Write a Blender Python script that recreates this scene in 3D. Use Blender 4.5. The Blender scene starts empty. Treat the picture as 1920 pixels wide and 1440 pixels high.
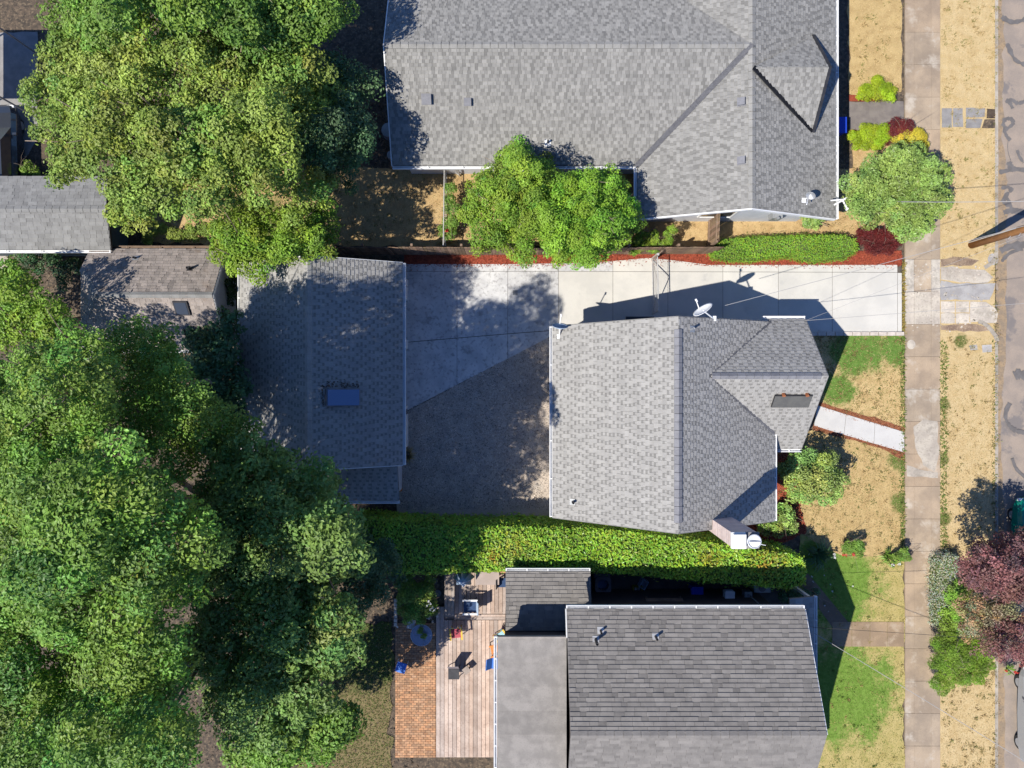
import bpy, math, random
import numpy as np
from mathutils import Vector
R = np.random.default_rng(7)
random.seed(7)
SC = bpy.context.scene
COL = SC.collection
H = 32.0          # drone height in metres; the photograph shows 40 px per metre at the ground

# ---------------------------------------------------------------- camera, sky, sun, exposure
cam = bpy.data.cameras.new('camera'); cam.sensor_width = 36; cam.lens = 24; cam.clip_start = .1; cam.clip_end = 2000
camo = bpy.data.objects.new('camera', cam); COL.objects.link(camo); camo.location = (0, 0, H); SC.camera = camo
SUN = Vector((.66, .39, -1.0))
world = bpy.data.worlds.new('World'); SC.world = world; world.use_nodes = True
wn = world.node_tree; wn.nodes.clear()
sky = wn.nodes.new('ShaderNodeTexSky'); sky.sky_type = 'NISHITA'; sky.sun_disc = False
sky.sun_elevation = math.atan2(1.0, math.hypot(.66, .39)); sky.sun_rotation = math.atan2(-.66, -.39)
sky.air_density = 1.0; sky.dust_density = .3; sky.ozone_density = 5.0
bg = wn.nodes.new('ShaderNodeBackground'); bg.inputs[1].default_value = .085
wo = wn.nodes.new('ShaderNodeOutputWorld')
tint = wn.nodes.new('ShaderNodeMix'); tint.data_type = 'RGBA'; tint.blend_type = 'MULTIPLY'; tint.inputs[0].default_value = 1; tint.inputs[7].default_value = (.68, .88, 1.22, 1)
wn.links.new(sky.outputs[0], tint.inputs[6]); wn.links.new(tint.outputs[2], bg.inputs[0]); wn.links.new(bg.outputs[0], wo.inputs[0])
sl = bpy.data.lights.new('sun', 'SUN'); sl.energy = 4.8; sl.angle = math.radians(.5); sl.color = (1.0, .95, .86)
so = bpy.data.objects.new('sun', sl); COL.objects.link(so); so.location = (-20, -12, 40)
so.rotation_euler = SUN.to_track_quat('-Z', 'Y').to_euler()
SC.view_settings.view_transform = 'Standard'; SC.view_settings.look = 'None'
SC.view_settings.gamma = 1; SC.view_settings.exposure = .55; SC.view_settings.use_curve_mapping = False

# ---------------------------------------------------------------- helpers
def P(px, py, z=0.0):
    k = (H - z) / 1280.0
    return ((px - 960) * k, (720 - py) * k, z)
def P2(px, py, z=0.0):
    a = P(px, py, z); return (a[0], a[1])
ORG = {}
def org(o): return np.array(ORG.get(o.name, (0., 0., 0.)))
def link(o, parent=None, origin=(0, 0, 0)):
    COL.objects.link(o)
    ORG[o.name] = tuple(origin)
    if parent is not None:
        o.parent = parent
        o.location = tuple(np.array(origin) - org(parent))
    else:
        o.location = tuple(origin)
    return o
def tag(o, label=None, cat=None, group=None, kind=None):
    if label: o['label'] = label
    if cat: o['category'] = cat
    if group: o['group'] = group
    if kind: o['kind'] = kind
    return o
def thing(name, label, cat, loc, group=None):
    o = bpy.data.objects.new(name, None); o.empty_display_size = .3
    link(o, None, loc); return tag(o, label, cat, group)
def raw(name, v, f, mat, parent=None, tone=None, smooth=False):
    """v list/array of world points, f list of index tuples, tone None / (3,) / per-vertex (n,3)"""
    v = np.asarray(v, float); o0 = (v.min(0) + v.max(0)) / 2
    me = bpy.data.meshes.new(name); me.from_pydata((v - o0).tolist(), [], f)
    set_tone(me, (1, 1, 1) if tone is None else tone, len(v))
    if smooth:
        me.polygons.foreach_set('use_smooth', [True] * len(me.polygons))
    me.materials.append(mat)
    return link(bpy.data.objects.new(name, me), parent, o0)
def set_tone(me, tone, n):
    at = me.color_attributes.new('tone', 'FLOAT_COLOR', 'POINT')
    t = np.ones((n, 4), np.float32); t[:, :3] = np.asarray(tone)
    at.data.foreach_set('color', t.ravel())
class MB:
    def __init__(s): s.v = []; s.f = []; s.t = []; s.tone = (1, 1, 1)
    def add(s, v, f):
        b = len(s.v); s.v += [tuple(map(float, p)) for p in v]; s.f += [tuple(i + b for i in q) for q in f]
        s.t += [s.tone] * len(v); return s
    def box(s, x0, x1, y0, y1, z0, z1):
        return s.add([(x0,y0,z0),(x1,y0,z0),(x1,y1,z0),(x0,y1,z0),(x0,y0,z1),(x1,y0,z1),(x1,y1,z1),(x0,y1,z1)],
                     [(3,2,1,0),(4,5,6,7),(0,1,5,4),(1,2,6,5),(2,3,7,6),(3,0,4,7)])
    def rbox(s, c, sx, sy, sz, rz=0, tilt=0, bev=0):
        """box centred at c, rotated about z; tilt = rotation about its local x"""
        ca, sa = math.cos(rz), math.sin(rz); ct, st = math.cos(tilt), math.sin(tilt); out = []
        for z in (-.5, .5):
            for (x, y) in ((-.5,-.5),(.5,-.5),(.5,.5),(-.5,.5)):
                X, Y, Z = x*sx, y*sy, z*sz
                Y, Z = Y*ct - Z*st, Y*st + Z*ct
                out.append((c[0] + X*ca - Y*sa, c[1] + X*sa + Y*ca, c[2] + Z))
        return s.add(out, [(3,2,1,0),(4,5,6,7),(0,1,5,4),(1,2,6,5),(2,3,7,6),(3,0,4,7)])
    def prism(s, poly, z0, z1, bev=0):
        n = len(poly)
        a = sum(poly[i][0]*poly[(i+1)%n][1] - poly[(i+1)%n][0]*poly[i][1] for i in range(n))
        if a < 0: poly = poly[::-1]
        v = [(x, y, z0) for x, y in poly] + [(x, y, z1) for x, y in poly]
        f = [tuple(range(n, 2*n))] + [(i, (i+1)%n, n+(i+1)%n, n+i) for i in range(n)]
        return s.add(v, f)
    def tube(s, p, r, n=8, cap=True):
        """p list of points, r radius or list"""
        p = [Vector(q) for q in p]; m = len(p); rs = r if hasattr(r, '__len__') else [r]*m
        v = []; f = []
        for i, q in enumerate(p):
            d = (p[min(i+1, m-1)] - p[max(i-1, 0)]).normalized()
            a = d.orthogonal().normalized() if abs(d.z) < .99 else Vector((1, 0, 0))
            if abs(d.z) < .99: a = d.cross(Vector((0,0,1))).normalized()
            b = d.cross(a)
            for k in range(n):
                t = 2*math.pi*k/n; v.append(q + (a*math.cos(t) + b*math.sin(t))*rs[i])
        for i in range(m-1):
            for k in range(n): f.append((i*n+k, i*n+(k+1)%n, (i+1)*n+(k+1)%n, (i+1)*n+k))
        if cap: f.append(tuple(range(n-1, -1, -1))); f.append(tuple(range((m-1)*n, m*n)))
        return s.add(v, f)
    def lathe(s, c, prof, n=20, sx=1, sy=1):
        """prof list of (radius, z)"""
        v = []; f = []; m = len(prof)
        for r, z in prof:
            for k in range(n):
                t = 2*math.pi*k/n; v.append((c[0] + r*sx*math.cos(t), c[1] + r*sy*math.sin(t), c[2] + z))
        for i in range(m-1):
            for k in range(n): f.append((i*n+k, i*n+(k+1)%n, (i+1)*n+(k+1)%n, (i+1)*n+k))
        f.append(tuple(range(n-1, -1, -1))); f.append(tuple(range((m-1)*n, m*n)))
        return s.add(v, f)
    def build(s, name, mat, parent=None, smooth=False):
        return raw(name, s.v, s.f, mat, parent, tone=np.array(s.t), smooth=smooth)
def wob(poly, amp=.04, step=.35, closed=True):
    out = []; n = len(poly)
    for i in range(n):
        a = np.array(poly[i]); b = np.array(poly[(i+1)%n]); L = np.linalg.norm(b-a); m = max(1, int(L/step))
        for k in range(m):
            q = a + (b-a)*k/m
            if k: q = q + R.normal(0, amp, 2)
            out.append((q[0], q[1]))
    return out
def inpoly(pts, poly):
    x, y = pts[:, 0], pts[:, 1]; ins = np.zeros(len(pts), bool); n = len(poly); j = n-1
    for i in range(n):
        xi, yi = poly[i]; xj, yj = poly[j]
        c = ((yi > y) != (yj > y)) & (x < (xj-xi)*(y-yi)/((yj-yi) + 1e-12) + xi)
        ins ^= c; j = i
    return ins
def rand_in(poly, n):
    p = np.array(poly); lo, hi = p.min(0), p.max(0); out = np.zeros((0, 2))
    while len(out) < n:
        q = R.uniform(lo, hi, (n, 2)); out = np.vstack([out, q[inpoly(q, poly)]])
        if len(q) and len(out) == 0: break
    return out[:n]
def area(poly):
    p = np.array(poly); x, y = p[:,0], p[:,1]
    return abs(np.dot(x, np.roll(y,-1)) - np.dot(y, np.roll(x,-1)))/2
def clip(sub, poly):
    """Sutherland-Hodgman, poly convex CCW"""
    out = sub; n = len(poly)
    for i in range(n):
        a, b = poly[i], poly[(i+1)%n]; inp = out; out = []
        if not inp: return []
        side = lambda p: (b[0]-a[0])*(p[1]-a[1]) - (b[1]-a[1])*(p[0]-a[0])
        for k in range(len(inp)):
            p, q = inp[k], inp[(k+1)%len(inp)]; sp, sq = side(p), side(q)
            if sp >= 0: out.append(p)
            if (sp >= 0) != (sq >= 0):
                t = sp/(sp-sq); out.append((p[0]+(q[0]-p[0])*t, p[1]+(q[1]-p[1])*t))
    return out

# ---------------------------------------------------------------- materials
def mat(name, c1, c2=None, scale=4, rough=.85, bump=0, bscale=60, detail=4, stain=None, sscale=.6, sth=(.5, .7), spec=.3, metal=0,
        translucent=0, third=None, tscale=40, tamt=.35, trans=0, coat=0):
    m = bpy.data.materials.new(name); m.use_nodes = True; nt = m.node_tree; N = nt.nodes; L = nt.links; N.clear()
    out = N.new('ShaderNodeOutputMaterial'); b = N.new('ShaderNodeBsdfPrincipled')
    b.inputs['Roughness'].default_value = rough; b.inputs['Metallic'].default_value = metal
    b.inputs['Specular IOR Level'].default_value = spec
    if coat: b.inputs['Coat Weight'].default_value = coat
    if trans: b.inputs['Transmission Weight'].default_value = trans
    geo = N.new('ShaderNodeNewGeometry'); at = N.new('ShaderNodeAttribute'); at.attribute_name = 'tone'
    def noise(sc, det=detail, ro=.6):
        n = N.new('ShaderNodeTexNoise'); n.inputs['Scale'].default_value = sc; n.inputs['Detail'].default_value = det
        n.inputs['Roughness'].default_value = ro; L.new(geo.outputs['Position'], n.inputs['Vector']); return n
    def ramp(src, a, bb):
        r = N.new('ShaderNodeMapRange'); r.inputs[1].default_value = a; r.inputs[2].default_value = bb; r.interpolation_type = 'SMOOTHSTEP'
        L.new(src, r.inputs[0]); return r.outputs[0]
    def mix(f, a, bb, mode='MIX'):
        x = N.new('ShaderNodeMix'); x.data_type = 'RGBA'; x.blend_type = mode
        for sock, val in ((x.inputs[0], f), (x.inputs[6], a), (x.inputs[7], bb)):
            if isinstance(val, (int, float)): sock.default_value = val
            elif isinstance(val, tuple): sock.default_value = (*val[:3], 1)
            else: L.new(val, sock)
        return x.outputs[2]
    col = tuple(c1)
    if c2 is not None:
        col = mix(ramp(noise(scale).outputs[0], .35, .65), tuple(c1), tuple(c2))
    if third is not None:
        col = mix(ramp(noise(tscale, 2).outputs[0], .52, .68), col, mix(tamt, col, tuple(third)))
    if stain is not None:
        col = mix(ramp(noise(sscale, 5, .65).outputs[0], *sth), col, tuple(stain))
    m['_'] = 1
    col = mix(1.0, col, at.outputs['Color'], 'MULTIPLY')
    L.new(col, b.inputs['Base Color'])
    if bump:
        bp = N.new('ShaderNodeBump'); bp.inputs['Strength'].default_value = bump; bp.inputs['Distance'].default_value = .02
        L.new(noise(bscale, 3).outputs[0], bp.inputs['Height']); L.new(bp.outputs[0], b.inputs['Normal'])
    if translucent:
        t = N.new('ShaderNodeBsdfTranslucent'); L.new(col, t.inputs['Color']); mx = N.new('ShaderNodeMixShader')
        mx.inputs[0].default_value = translucent; L.new(b.outputs[0], mx.inputs[1]); L.new(t.outputs[0], mx.inputs[2])
        L.new(mx.outputs[0], out.inputs['Surface'])
    else:
        L.new(b.outputs[0], out.inputs['Surface'])
    return m
def lawn_mat(name, dry, dry2, green, green2, spots, amt=.0, nscale=.9):
    """straw lawn with green growth around the spots (x, y, radius)"""
    m = bpy.data.materials.new(name); m.use_nodes = True; nt = m.node_tree; N = nt.nodes; L = nt.links; N.clear()
    out = N.new('ShaderNodeOutputMaterial'); b = N.new('ShaderNodeBsdfPrincipled'); b.inputs['Roughness'].default_value = .95
    b.inputs['Specular IOR Level'].default_value = .1
    geo = N.new('ShaderNodeNewGeometry')
    def noise(sc, det=4, ro=.65):
        n = N.new('ShaderNodeTexNoise'); n.inputs['Scale'].default_value = sc; n.inputs['Detail'].default_value = det
        n.inputs['Roughness'].default_value = ro; L.new(geo.outputs['Position'], n.inputs['Vector']); return n.outputs[0]
    def math_(op, a, bb):
        x = N.new('ShaderNodeMath'); x.operation = op
        for s, v in ((x.inputs[0], a), (x.inputs[1], bb)):
            if isinstance(v, (int, float)): s.default_value = v
            else: L.new(v, s)
        return x.outputs[0]
    def rng(src, a, bb):
        r = N.new('ShaderNodeMapRange'); r.inputs[1].default_value = a; r.inputs[2].default_value = bb; r.interpolation_type = 'SMOOTHSTEP'
        L.new(src, r.inputs[0]); return r.outputs[0]
    def mix(f, a, bb):
        x = N.new('ShaderNodeMix'); x.data_type = 'RGBA'
        for sock, val in ((x.inputs[0], f), (x.inputs[6], a), (x.inputs[7], bb)):
            if isinstance(val, (int, float)): sock.default_value = val
            elif isinstance(val, tuple): sock.default_value = (*val, 1)
            else: L.new(val, sock)
        return x.outputs[2]
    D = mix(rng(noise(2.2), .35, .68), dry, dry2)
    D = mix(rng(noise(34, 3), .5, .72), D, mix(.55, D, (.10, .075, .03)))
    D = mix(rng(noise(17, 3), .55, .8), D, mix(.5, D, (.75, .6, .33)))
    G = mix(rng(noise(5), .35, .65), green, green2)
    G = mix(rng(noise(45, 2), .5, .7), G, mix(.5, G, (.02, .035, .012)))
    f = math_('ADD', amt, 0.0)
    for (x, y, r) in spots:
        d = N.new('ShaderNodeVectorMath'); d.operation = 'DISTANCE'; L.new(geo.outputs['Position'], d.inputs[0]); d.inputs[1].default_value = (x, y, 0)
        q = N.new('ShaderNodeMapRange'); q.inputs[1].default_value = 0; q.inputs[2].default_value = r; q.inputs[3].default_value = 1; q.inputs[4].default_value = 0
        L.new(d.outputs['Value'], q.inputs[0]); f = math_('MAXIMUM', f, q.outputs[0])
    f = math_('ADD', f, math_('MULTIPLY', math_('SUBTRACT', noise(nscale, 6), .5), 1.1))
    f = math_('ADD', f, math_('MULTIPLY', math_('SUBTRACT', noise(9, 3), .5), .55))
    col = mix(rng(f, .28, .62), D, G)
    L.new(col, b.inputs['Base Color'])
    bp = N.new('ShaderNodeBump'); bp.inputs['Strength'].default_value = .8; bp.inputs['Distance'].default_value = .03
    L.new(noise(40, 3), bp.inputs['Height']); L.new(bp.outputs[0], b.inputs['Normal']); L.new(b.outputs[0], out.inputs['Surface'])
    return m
def leafm(name, c, tr=.3, rough=.5):
    return mat(name, c, tuple(x*.72 for x in c), scale=1.5, rough=rough, translucent=tr, spec=.35)

M = dict(
    soil=mat('soil', (.13,.095,.065), (.08,.055,.04), 2.5, bump=.6, bscale=25, third=(.25,.19,.13), tscale=14),
    litter=mat('leaf_litter', (.11,.08,.055), (.05,.04,.03), 5, bump=.8, bscale=30, third=(.32,.24,.15), tscale=9),
    asphalt=mat('asphalt', (.30,.243,.195), (.24,.2,.168), 1.2, bump=.35, bscale=90, third=(.11,.1,.1), tscale=60, stain=(.17,.15,.14), sscale=.45, sth=(.55,.62)),
    tar=mat('tar', (.115,.105,.1), (.14,.13,.125), 3, rough=.6),
    walk=mat('sidewalk_concrete', (.37,.285,.2), (.26,.202,.147), .7, bump=.25, bscale=70, third=(.19,.15,.115), tscale=35, tamt=.4, stain=(.42,.36,.29), sscale=1.1, sth=(.52,.7)),
    drive=mat('driveway_concrete', (.52,.50,.455), (.46,.445,.41), .9, bump=.12, bscale=80, third=(.43,.41,.38), tscale=22, tamt=.3, stain=(.38,.37,.35), sscale=1.3, sth=(.6,.82)),
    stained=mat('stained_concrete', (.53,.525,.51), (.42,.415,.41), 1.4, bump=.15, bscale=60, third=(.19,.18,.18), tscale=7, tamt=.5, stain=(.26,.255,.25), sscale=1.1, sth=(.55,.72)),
    whitepath=mat('path_concrete', (.48,.47,.45), (.44,.43,.415), 1.5, bump=.1, third=(.44,.42,.4), tscale=25, tamt=.3),
    oldcon=mat('old_concrete', (.43,.385,.32), (.33,.29,.245), 1.6, bump=.5, bscale=35, third=(.22,.19,.16), tscale=12, tamt=.5, stain=(.27,.24,.2), sscale=1.4, sth=(.52,.66)),
    greycon=mat('grey_concrete', (.26,.25,.24), (.2,.19,.185), 2, bump=.3, third=(.15,.14,.13), tscale=30, tamt=.4),
    joint=mat('joint_dirt', (.1,.085,.07), (.06,.05,.04), 5),
    gravel=mat('crushed_gravel', (.47,.395,.32), (.39,.325,.265), 1.6, bump=1.0, bscale=22, third=(.27,.235,.2), tscale=26, tamt=.6, stain=(.35,.31,.265), sscale=2.2, sth=(.5,.7)),
    mulch=mat('red_mulch', (.27,.052,.026), (.19,.036,.018), 7, bump=1.0, bscale=30, third=(.36,.11,.06), tscale=35, tamt=.6),
    pmulch=mat('brown_mulch', (.24,.085,.04), (.16,.05,.025), 7, bump=1.0, bscale=30, third=(.33,.16,.08), tscale=35, tamt=.6),
    kerb=mat('kerb_concrete', (.36,.32,.27), (.27,.24,.2), 2, bump=.3),
    shA=mat('grey_shingle', (.315,.305,.287), (.272,.263,.248), 3, rough=.9, bump=.5, bscale=130, third=(.22,.22,.235), tscale=90, tamt=.4),
    shN=mat('neighbour_shingle', (.275,.267,.25), (.23,.224,.21), 3, rough=.9, bump=.5, bscale=130, third=(.14,.14,.14), tscale=80, tamt=.5),
    shC=mat('weathered_shingle', (.32,.275,.245), (.24,.21,.19), 2.2, rough=.92, bump=.5, bscale=100, third=(.15,.11,.09), tscale=40, tamt=.5, stain=(.2,.15,.115), sscale=.9, sth=(.55,.75)),
    shS=mat('brown_grey_shingle', (.215,.2,.185), (.175,.163,.152), 2.5, rough=.92, bump=.5, bscale=110, third=(.11,.1,.095), tscale=60, tamt=.5),
    shD=mat('shed_shingle', (.225,.222,.215), (.187,.184,.178), 2.5, rough=.92, bump=.4, bscale=110),
    flatroof=mat('felt_roof', (.27,.25,.23), (.21,.195,.18), 2, rough=.95, bump=.5, bscale=60, third=(.14,.13,.12), tscale=30, tamt=.5),
    cap=mat('ridge_cap', (.2,.2,.215), (.165,.165,.18), 5, rough=.85, bump=.4),
    white=mat('white_paint', (.74,.74,.73), (.66,.66,.66), 2, rough=.5),
    wall=mat('pale_wall', (.56,.58,.62), (.5,.52,.56), 2, rough=.7),
    brownwall=mat('brown_wall', (.09,.07,.062), (.07,.055,.05), 2, rough=.8),
    teal=mat('grey_green_wall', (.075,.095,.1), (.06,.075,.08), 3, rough=.75),
    brick=mat('pale_brick', (.62,.51,.47), (.54,.43,.395), 4, rough=.85, bump=.4, bscale=50),
    darkm=mat('dark_metal', (.03,.03,.035), (.045,.045,.05), 3, rough=.5, metal=.3),
    grey=mat('grey_metal', (.4,.41,.42), (.33,.34,.35), 4, rough=.45, metal=.5),
    galv=mat('galvanised', (.55,.54,.52), (.45,.44,.43), 6, rough=.5, metal=.35),
    glass=mat('skylight_glass', (.04,.045,.05), rough=.08, spec=.8),
    dome=mat('skylight_dome', (.085,.14,.27), rough=.12, spec=.9, coat=.6),  # blue of the reflected sky put into the base colour
    panel=mat('grey_panel', (.11,.108,.1), (.09,.088,.085), 3, rough=.45),
    copper=mat('copper', (.5,.2,.09), (.4,.15,.07), 8, rough=.5, metal=.5),
    fence=mat('cedar_fence', (.24,.165,.115), (.17,.115,.08), 3, rough=.9, bump=.5, bscale=40, third=(.3,.24,.19), tscale=12, tamt=.5),
    greywood=mat('weathered_wood', (.3,.25,.215), (.23,.19,.16), 2.5, rough=.9, bump=.4, bscale=50),
    deck=mat('deck_boards', (.46,.365,.305), (.36,.275,.225), 1.8, rough=.85, bump=.3, bscale=40, third=(.22,.15,.12), tscale=14, tamt=.4),
    paver=mat('brick_paver', (.42,.24,.13), (.32,.175,.10), 6, rough=.9, bump=.4),
    pole=mat('pole_wood', (.40,.19,.07), (.29,.14,.055), 2, rough=.85, bump=.6, bscale=18),
    bark=mat('bark', (.30,.235,.18), (.19,.145,.11), 5, rough=.95, bump=.7, bscale=20),
    tubm=mat('grey_plastic', (.2,.17,.18), (.16,.14,.15), 3, rough=.6),
    blue=mat('blue_plastic', (.015,.05,.42), rough=.4), blue2=mat('blue_chair', (.05,.16,.5), rough=.5), navy=mat('navy_canvas', (.03,.06,.14), (.025,.05,.11), 8, rough=.8),
    steel_blue=mat('umbrella_cloth', (.36,.44,.55), (.28,.36,.47), 5, rough=.85), beige=mat('table_top', (.36,.29,.26), (.31,.25,.22), 2, rough=.6),
    redp=mat('red_paint', (.42,.06,.09), (.36,.05,.075), 5, rough=.5), yell=mat('yellow_paint', (.62,.43,.06), (.55,.36,.05), 5, rough=.5), orange=mat('orange_paint', (.62,.22,.04), (.5,.18,.04), 5, rough=.5),
    mint=mat('mint_paint', (.2,.42,.36), (.17,.36,.3), 5, rough=.5), sky_p=mat('light_blue_paint', (.28,.5,.56), rough=.5), purple=mat('purple_paint', (.26,.06,.2), rough=.5),
    ochre=mat('ochre_plastic', (.3,.24,.03), rough=.6), red=mat('red_plastic', (.55,.03,.02), rough=.4),
    tglass=mat('table_glass', (.13,.17,.26), rough=.1, spec=.7, coat=.5), carteal=mat('teal_car_paint', (.0,.16,.12), rough=.25, coat=.8), cargrey=mat('grey_car_paint', (.26,.265,.27), rough=.25, coat=.8),
    cardark=mat('dark_car_paint', (.03,.035,.045), rough=.25, coat=.8), tyre=mat('tyre_rubber', (.02,.02,.02), rough=.9), lamp=mat('lamp_glass', (.7,.7,.7), rough=.15),
    stone=mat('pale_stone', (.52,.47,.42), (.42,.38,.34), 6, rough=.9, bump=.5), wire=mat('wire', (.035,.032,.03), rough=.6), wirel=mat('white_wire', (.3,.29,.28), rough=.6),
)
straw, straw2 = (.52,.38,.19), (.42,.295,.135)
grn, grn2 = (.09,.17,.03), (.13,.23,.045)
M['strip'] = lawn_mat('dry_strip_grass', (.52,.4,.22), (.45,.33,.165), (.10,.12,.03), (.14,.15,.05), [(21.0, 2.0, .6), (20.2, -3.5, .5), (20.2, -6.3, .6), (20.2, -1, .5)], -.1)
M['lawnN'] = lawn_mat('front_lawn_north', straw, straw2, grn, grn2, [(16.2, 1.6, 2.3), (15.2, -.2, 1.5), (18.0, 1.7, 1.5)], -.05, 1.3)
M['lawnS'] = lawn_mat('front_lawn_south', (.48,.35,.165), (.38,.265,.12), (.10,.14,.03), (.13,.17,.04), [(18.1, -3.6, .9), (18.2, -5.5, .8)], -.05)
M['lawnG'] = lawn_mat('green_lawn', (.42,.34,.14), (.34,.28,.10), (.115,.2,.03), (.17,.27,.05), [(15.2, -9.4, 3.6), (15.5, -14.5, 4.2), (14.5,-8.6,2.5)], .02, 1.1)
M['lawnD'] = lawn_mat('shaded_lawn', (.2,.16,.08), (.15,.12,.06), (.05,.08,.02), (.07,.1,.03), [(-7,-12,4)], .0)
M['lawnB'] = lawn_mat('back_yard_grass', (.48,.34,.17), (.38,.25,.12), (.10,.13,.03), (.14,.15,.05), [(-12, 7.5, 2.6)], -.2)

# ---------------------------------------------------------------- roofs made of shingles
LIGHT = [(1.0,1.0,1.0), (1.08,1.08,1.07), (.93,.93,.94)]
def shingle_list(polys, e, wl, wd, dark, pdark, th=.022, jit=.04, seed=1, half=1):
    """polys: convex 3D roof facets. Returns list of (verts, faces, tone, projected area)."""
    r = random.Random(seed); out = []
    for poly in polys:
        p = [Vector(q) for q in poly]
        n = Vector((0, 0, 0))
        for i in range(len(p)): n += p[i].cross(p[(i+1)%len(p)])
        n.normalize()
        if n.z < 0: n = -n; p = p[::-1]
        u = Vector((0,0,1)).cross(n)
        u = u.normalized() if u.length > 1e-4 else Vector((1,0,0))
        v = n.cross(u)
        d0 = p[0].dot(n)
        q = [(a.dot(u), a.dot(v)) for a in p]
        ar = sum(q[i][0]*q[(i+1)%len(q)][1] - q[(i+1)%len(q)][0]*q[i][1] for i in range(len(q)))
        if ar < 0: q = q[::-1]
        x0, x1 = min(a[0] for a in q), max(a[0] for a in q); y0, y1 = min(a[1] for a in q), max(a[1] for a in q)
        k0 = math.floor(y0/e)
        def emit(c, k, isd, rowt):
            a = abs(sum(c[i][0]*c[(i+1)%len(c)][1] - c[(i+1)%len(c)][0]*c[i][1] for i in range(len(c))))/2
            if a < .0012: return
            tk = th*(.45 if isd else r.uniform(.85, 1.15)); m = len(c)
            lift = lambda yy: .004 + tk*(1 - max(0, min(1, (yy - k*e)/e)))
            top = [u*s_ + v*t_ + n*(d0 + lift(t_)) for s_, t_ in c]; bot = [u*s_ + v*t_ + n*(d0 - .004) for s_, t_ in c]
            f = [tuple(range(m))] + [(i, m+i, m+(i+1)%m, (i+1)%m) for i in range(m)]
            b = (dark if isd else 1.0)*(1 + rowt + r.uniform(-jit, jit)*2)
            out.append((top+bot, f, (b, b, b), a))
        for k in range(k0, int(math.ceil(y1/e))):
            x = x0 - r.random()*wl[1]; rowt = r.uniform(-.03, .03); isd = False
            while x < x1:
                isd = (not isd and r.random() < pdark)
                w = r.uniform(*(wd if isd else wl))
                xa, xb = x+.004, x+w-.004; x += w
                pieces = [(k*e, k*e+e*half, True), (k*e+e*half+.004, k*e+e, False)] if (isd and half < 1) else [(k*e, k*e+e, isd)]  # dark lower half carries the tabs' shadow line in its tone
                for ya, yb, dk_ in pieces:
                  c = clip([(xa, ya), (xb, ya), (xb, yb), (xa, yb)], q)
                  if len(c) >= 3: emit(c, k, dk_, rowt)
    return out
def lay_shingles(sh, mt, root, most=300):
    sh = sorted(sh, key=lambda s: -s[3])
    for v, f, t, a in sh[:most]: raw('shingle', [tuple(x) for x in v], f, mt, root, tone=t)
    if len(sh) > most:
        V = []; F = []; T = []
        for v, f, t, a in sh[most:]:
            b = len(V); V += [tuple(x) for x in v]; F += [tuple(i+b for i in q) for q in f]; T += [t]*len(v)
        o = raw('shingles', V, F, mt, root, tone=np.array(T)); o['kind'] = 'stuff'
def roof_deck(polys, mt, root, th=.16, name='roof'):
    """solid roof boarding under the shingles"""
    mb = MB(); mb.tone = (.5, .5, .5)
    for poly in polys:
        p = [Vector(q) for q in poly]; n = Vector((0,0,0))
        for i in range(len(p)): n += p[i].cross(p[(i+1)%len(p)])
        n.normalize()
        if n.z < 0: p = p[::-1]; n = -n
        m = len(p); top = [a - n*.006 for a in p]; bot = [a - Vector((0,0,th)) for a in p]
        mb.add(top+bot, [tuple(range(m)), tuple(range(2*m-1, m-1, -1))] + [(i, m+i, m+(i+1)%m, (i+1)%m) for i in range(m)])
    return mb.build(name, mt, root)
def ridge(a, b, n1, n2, root, w=.17, mt=None, name='ridge_cap', z=.035):
    """cap strip along a-b; n1/n2 = downhill directions (unit-ish 3D) on both sides"""
    a, b = Vector(a), Vector(b); L = (b-a).length; k = max(2, int(L/.32)); up = Vector((0,0,1))
    for i in range(k):
        s, t = a + (b-a)*(i/k), a + (b-a)*((i+1)/k - .002); mb = MB(); v = []
        g = R.uniform(.94, 1.06); mb.tone = (g, g, g); d1, d2 = Vector(n1).normalized()*w, Vector(n2).normalized()*w; h0, h1 = up*(z+.012), up*z
        v = [s+h0+d1, s+h0, s+h0+d2, t+h1+d1, t+h1, t+h1+d2]; v += [v[0]-up*.05, v[2]-up*.05, v[3]-up*.05, v[5]-up*.05]
        mb.add(v, [(0,1,4,3),(1,2,5,4),(0,3,8,6),(2,7,9,5),(0,6,7,2,1),(3,4,5,9,8)]); mb.build(name, mt or M['cap'], root)
def strip3(pts, w, mt, root, name, z=.03):
    """flat strip along 3D line (dark valley line)"""
    a, b = Vector(pts[0]), Vector(pts[1]); d = (b-a).normalized(); s = d.cross(Vector((0,0,1))).normalized()*w/2; up = Vector((0,0,1))
    v = [a-s+up*z, b-s+up*z, b+s+up*z, a+s+up*z, a-s-up*.03, b-s-up*.03, b+s-up*.03, a+s-up*.03]
    return raw(name, [tuple(q) for q in v], [(0,1,2,3),(3,2,1,0),(0,4,5,1),(2,6,7,3)], mt, root, tone=(1,1,1))
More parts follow.
